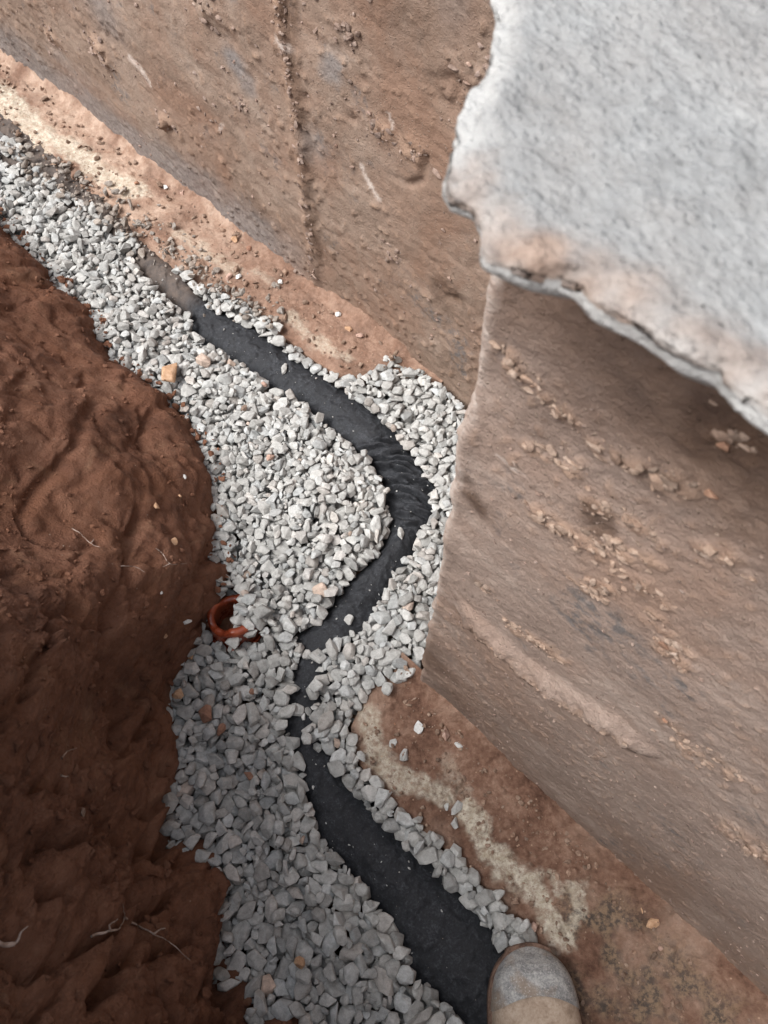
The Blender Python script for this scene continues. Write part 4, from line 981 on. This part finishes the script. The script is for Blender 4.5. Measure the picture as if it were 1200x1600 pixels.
col = cap.mix(cap.ramp(cap.noise(26, 4, 0.6), [(0.5, 0.0), (0.66, 0.75)]), col, (0.30, 0.225, 0.165)); col = cap.mix(cap.ramp(cap.noise(420, 2, 0.6), [(0.60, 0.0), (0.66, 0.7)]), col, (0.58, 0.57, 0.54)); cap.color(col); cap.bump(n1, 0.0016); cap.bump(n2, 0.0006)
sol = M('boot_sole', 0.8, 0.3); sol.color(sol.ramp(sol.noise(90, 5, 0.7), [(0.38, (0.10, 0.06, 0.045)), (0.62, (0.27, 0.175, 0.13))])); sol.bump(sol.noise(150, 4), 0.0015)
dk = M('boot_lace', 0.8); dk.color(dk.ramp(dk.noise(200), [(0.4, (0.05, 0.04, 0.03)), (0.6, (0.12, 0.09, 0.07))]))
# upper: everything behind the cap seam, drawn on a loft whose seam curves
def curved(Vv, y_seam, side):
    x = Vv[:, 0]; bow = 0.016 * (1 - (x / 0.055) ** 2); return bow
V_, F_ = loft(-0.050, -0.302, 70); V_[:, 1] += np.where(np.arange(len(V_)) < 41 * 20, 1, 0) * 0.0
k_ = np.clip(1 - (np.arange(len(V_)) // 41) / 12.0, 0, 1); V_[:, 1] += k_ * (0.014 * (1 - (V_[:, 0] / 0.052) ** 2) - 0.004); V_[:, 2] += 0.0016 * fbm(V_, 18, 3)
link_mesh('upper', V_, F_, lea.m, parent=boot)
V_, F_ = loft(-0.0004, -0.066, 60, 1.035, 0.0022); k_ = np.clip((np.arange(len(V_)) // 41) / 59.0, 0, 1) ** 3; V_[:, 1] += k_ * (0.016 * (1 - (V_[:, 0] / 0.053) ** 2) - 0.006); V_[:, 2] += 0.0007 * fbm(V_, 40, 3)
link_mesh('toe_cap', V_, F_, cap.m, parent=boot)
# seam piping along the cap
def sole_part(name, z0, z1, extra, mat):
    ys = -0.306 * (0.5 - 0.5 * np.cos(np.linspace(0, math.pi, 70))); ring = []
    for y in ys: ring.append((float(boot_w(np.array(max(min(y, 0), -0.3019))) ) + extra, y + (0.004 if y > -0.01 else 0)))
    out = [(w_, y) for w_, y in ring] + [(-w_, y) for w_, y in ring[::-1]]
    Vv = []
    for z_, k_ in ((z0, .97), (z0 + .003, 1.0), (z1 - .003, 1.0), (z1, .97)): Vv += [(x * k_, y, z_) for x, y in out]
    n_ = len(out); Ff = [(r * n_ + i, r * n_ + (i + 1) % n_, (r + 1) * n_ + (i + 1) % n_, (r + 1) * n_ + i) for r in range(3) for i in range(n_)]
    Ff += [tuple(range(n_))[::-1], tuple(range(3 * n_, 4 * n_))]
    link_mesh(name, Vv, Ff, mat, parent=boot)
sole_part('sole', 0.0, 0.022, 0.0035, sol.m); sole_part('welt', 0.0225, 0.030, 0.0025, sol.m)
# shaft, collar, tongue and laces behind the frame
Vv = []; nz, na = 40, 48
for i in range(nz):
    z_ = 0.10 + 0.17 * i / (nz - 1); kz = i / (nz - 1)
    for a in np.linspace(0, 2 * math.pi, na, endpoint=False): Vv.append(((0.042 + 0.006 * kz) * math.cos(a), -0.232 - 0.012 * kz + (0.062 - 0.004 * kz) * math.sin(a), z_ + 0.006 * math.sin(a)))
Vv = np.array(Vv); Vv[:, 0] += 0.003 * fbm(Vv, 25, 3)
Ff = [(r * na + i, r * na + (i + 1) % na, (r + 1) * na + (i + 1) % na, (r + 1) * na + i) for r in range(nz - 1) for i in range(na)] + [tuple(range((nz - 1) * na, nz * na))]
link_mesh('shaft', Vv, Ff, lea.m, parent=boot)
for i in range(5):
    y = -0.115 - 0.018 * i; zc = float(boot_h(y)) + 0.002; Vv = []; Ff = []
    xs = np.linspace(-0.024, 0.024, 12)
    for j, x in enumerate(xs):
        for a in range(6): Vv.append((x, y + 0.0025 * math.cos(a * 1.047) + 0.006 * x / .024, zc - 0.02 * (x / .042) ** 2 + 0.002 * math.sin(a * 1.047)))
        if j: Ff += [((j - 1) * 6 + a, (j - 1) * 6 + (a + 1) % 6, j * 6 + (a + 1) % 6, j * 6 + a) for a in range(6)]
    link_mesh('lace', Vv, Ff, dk.m, parent=boot)
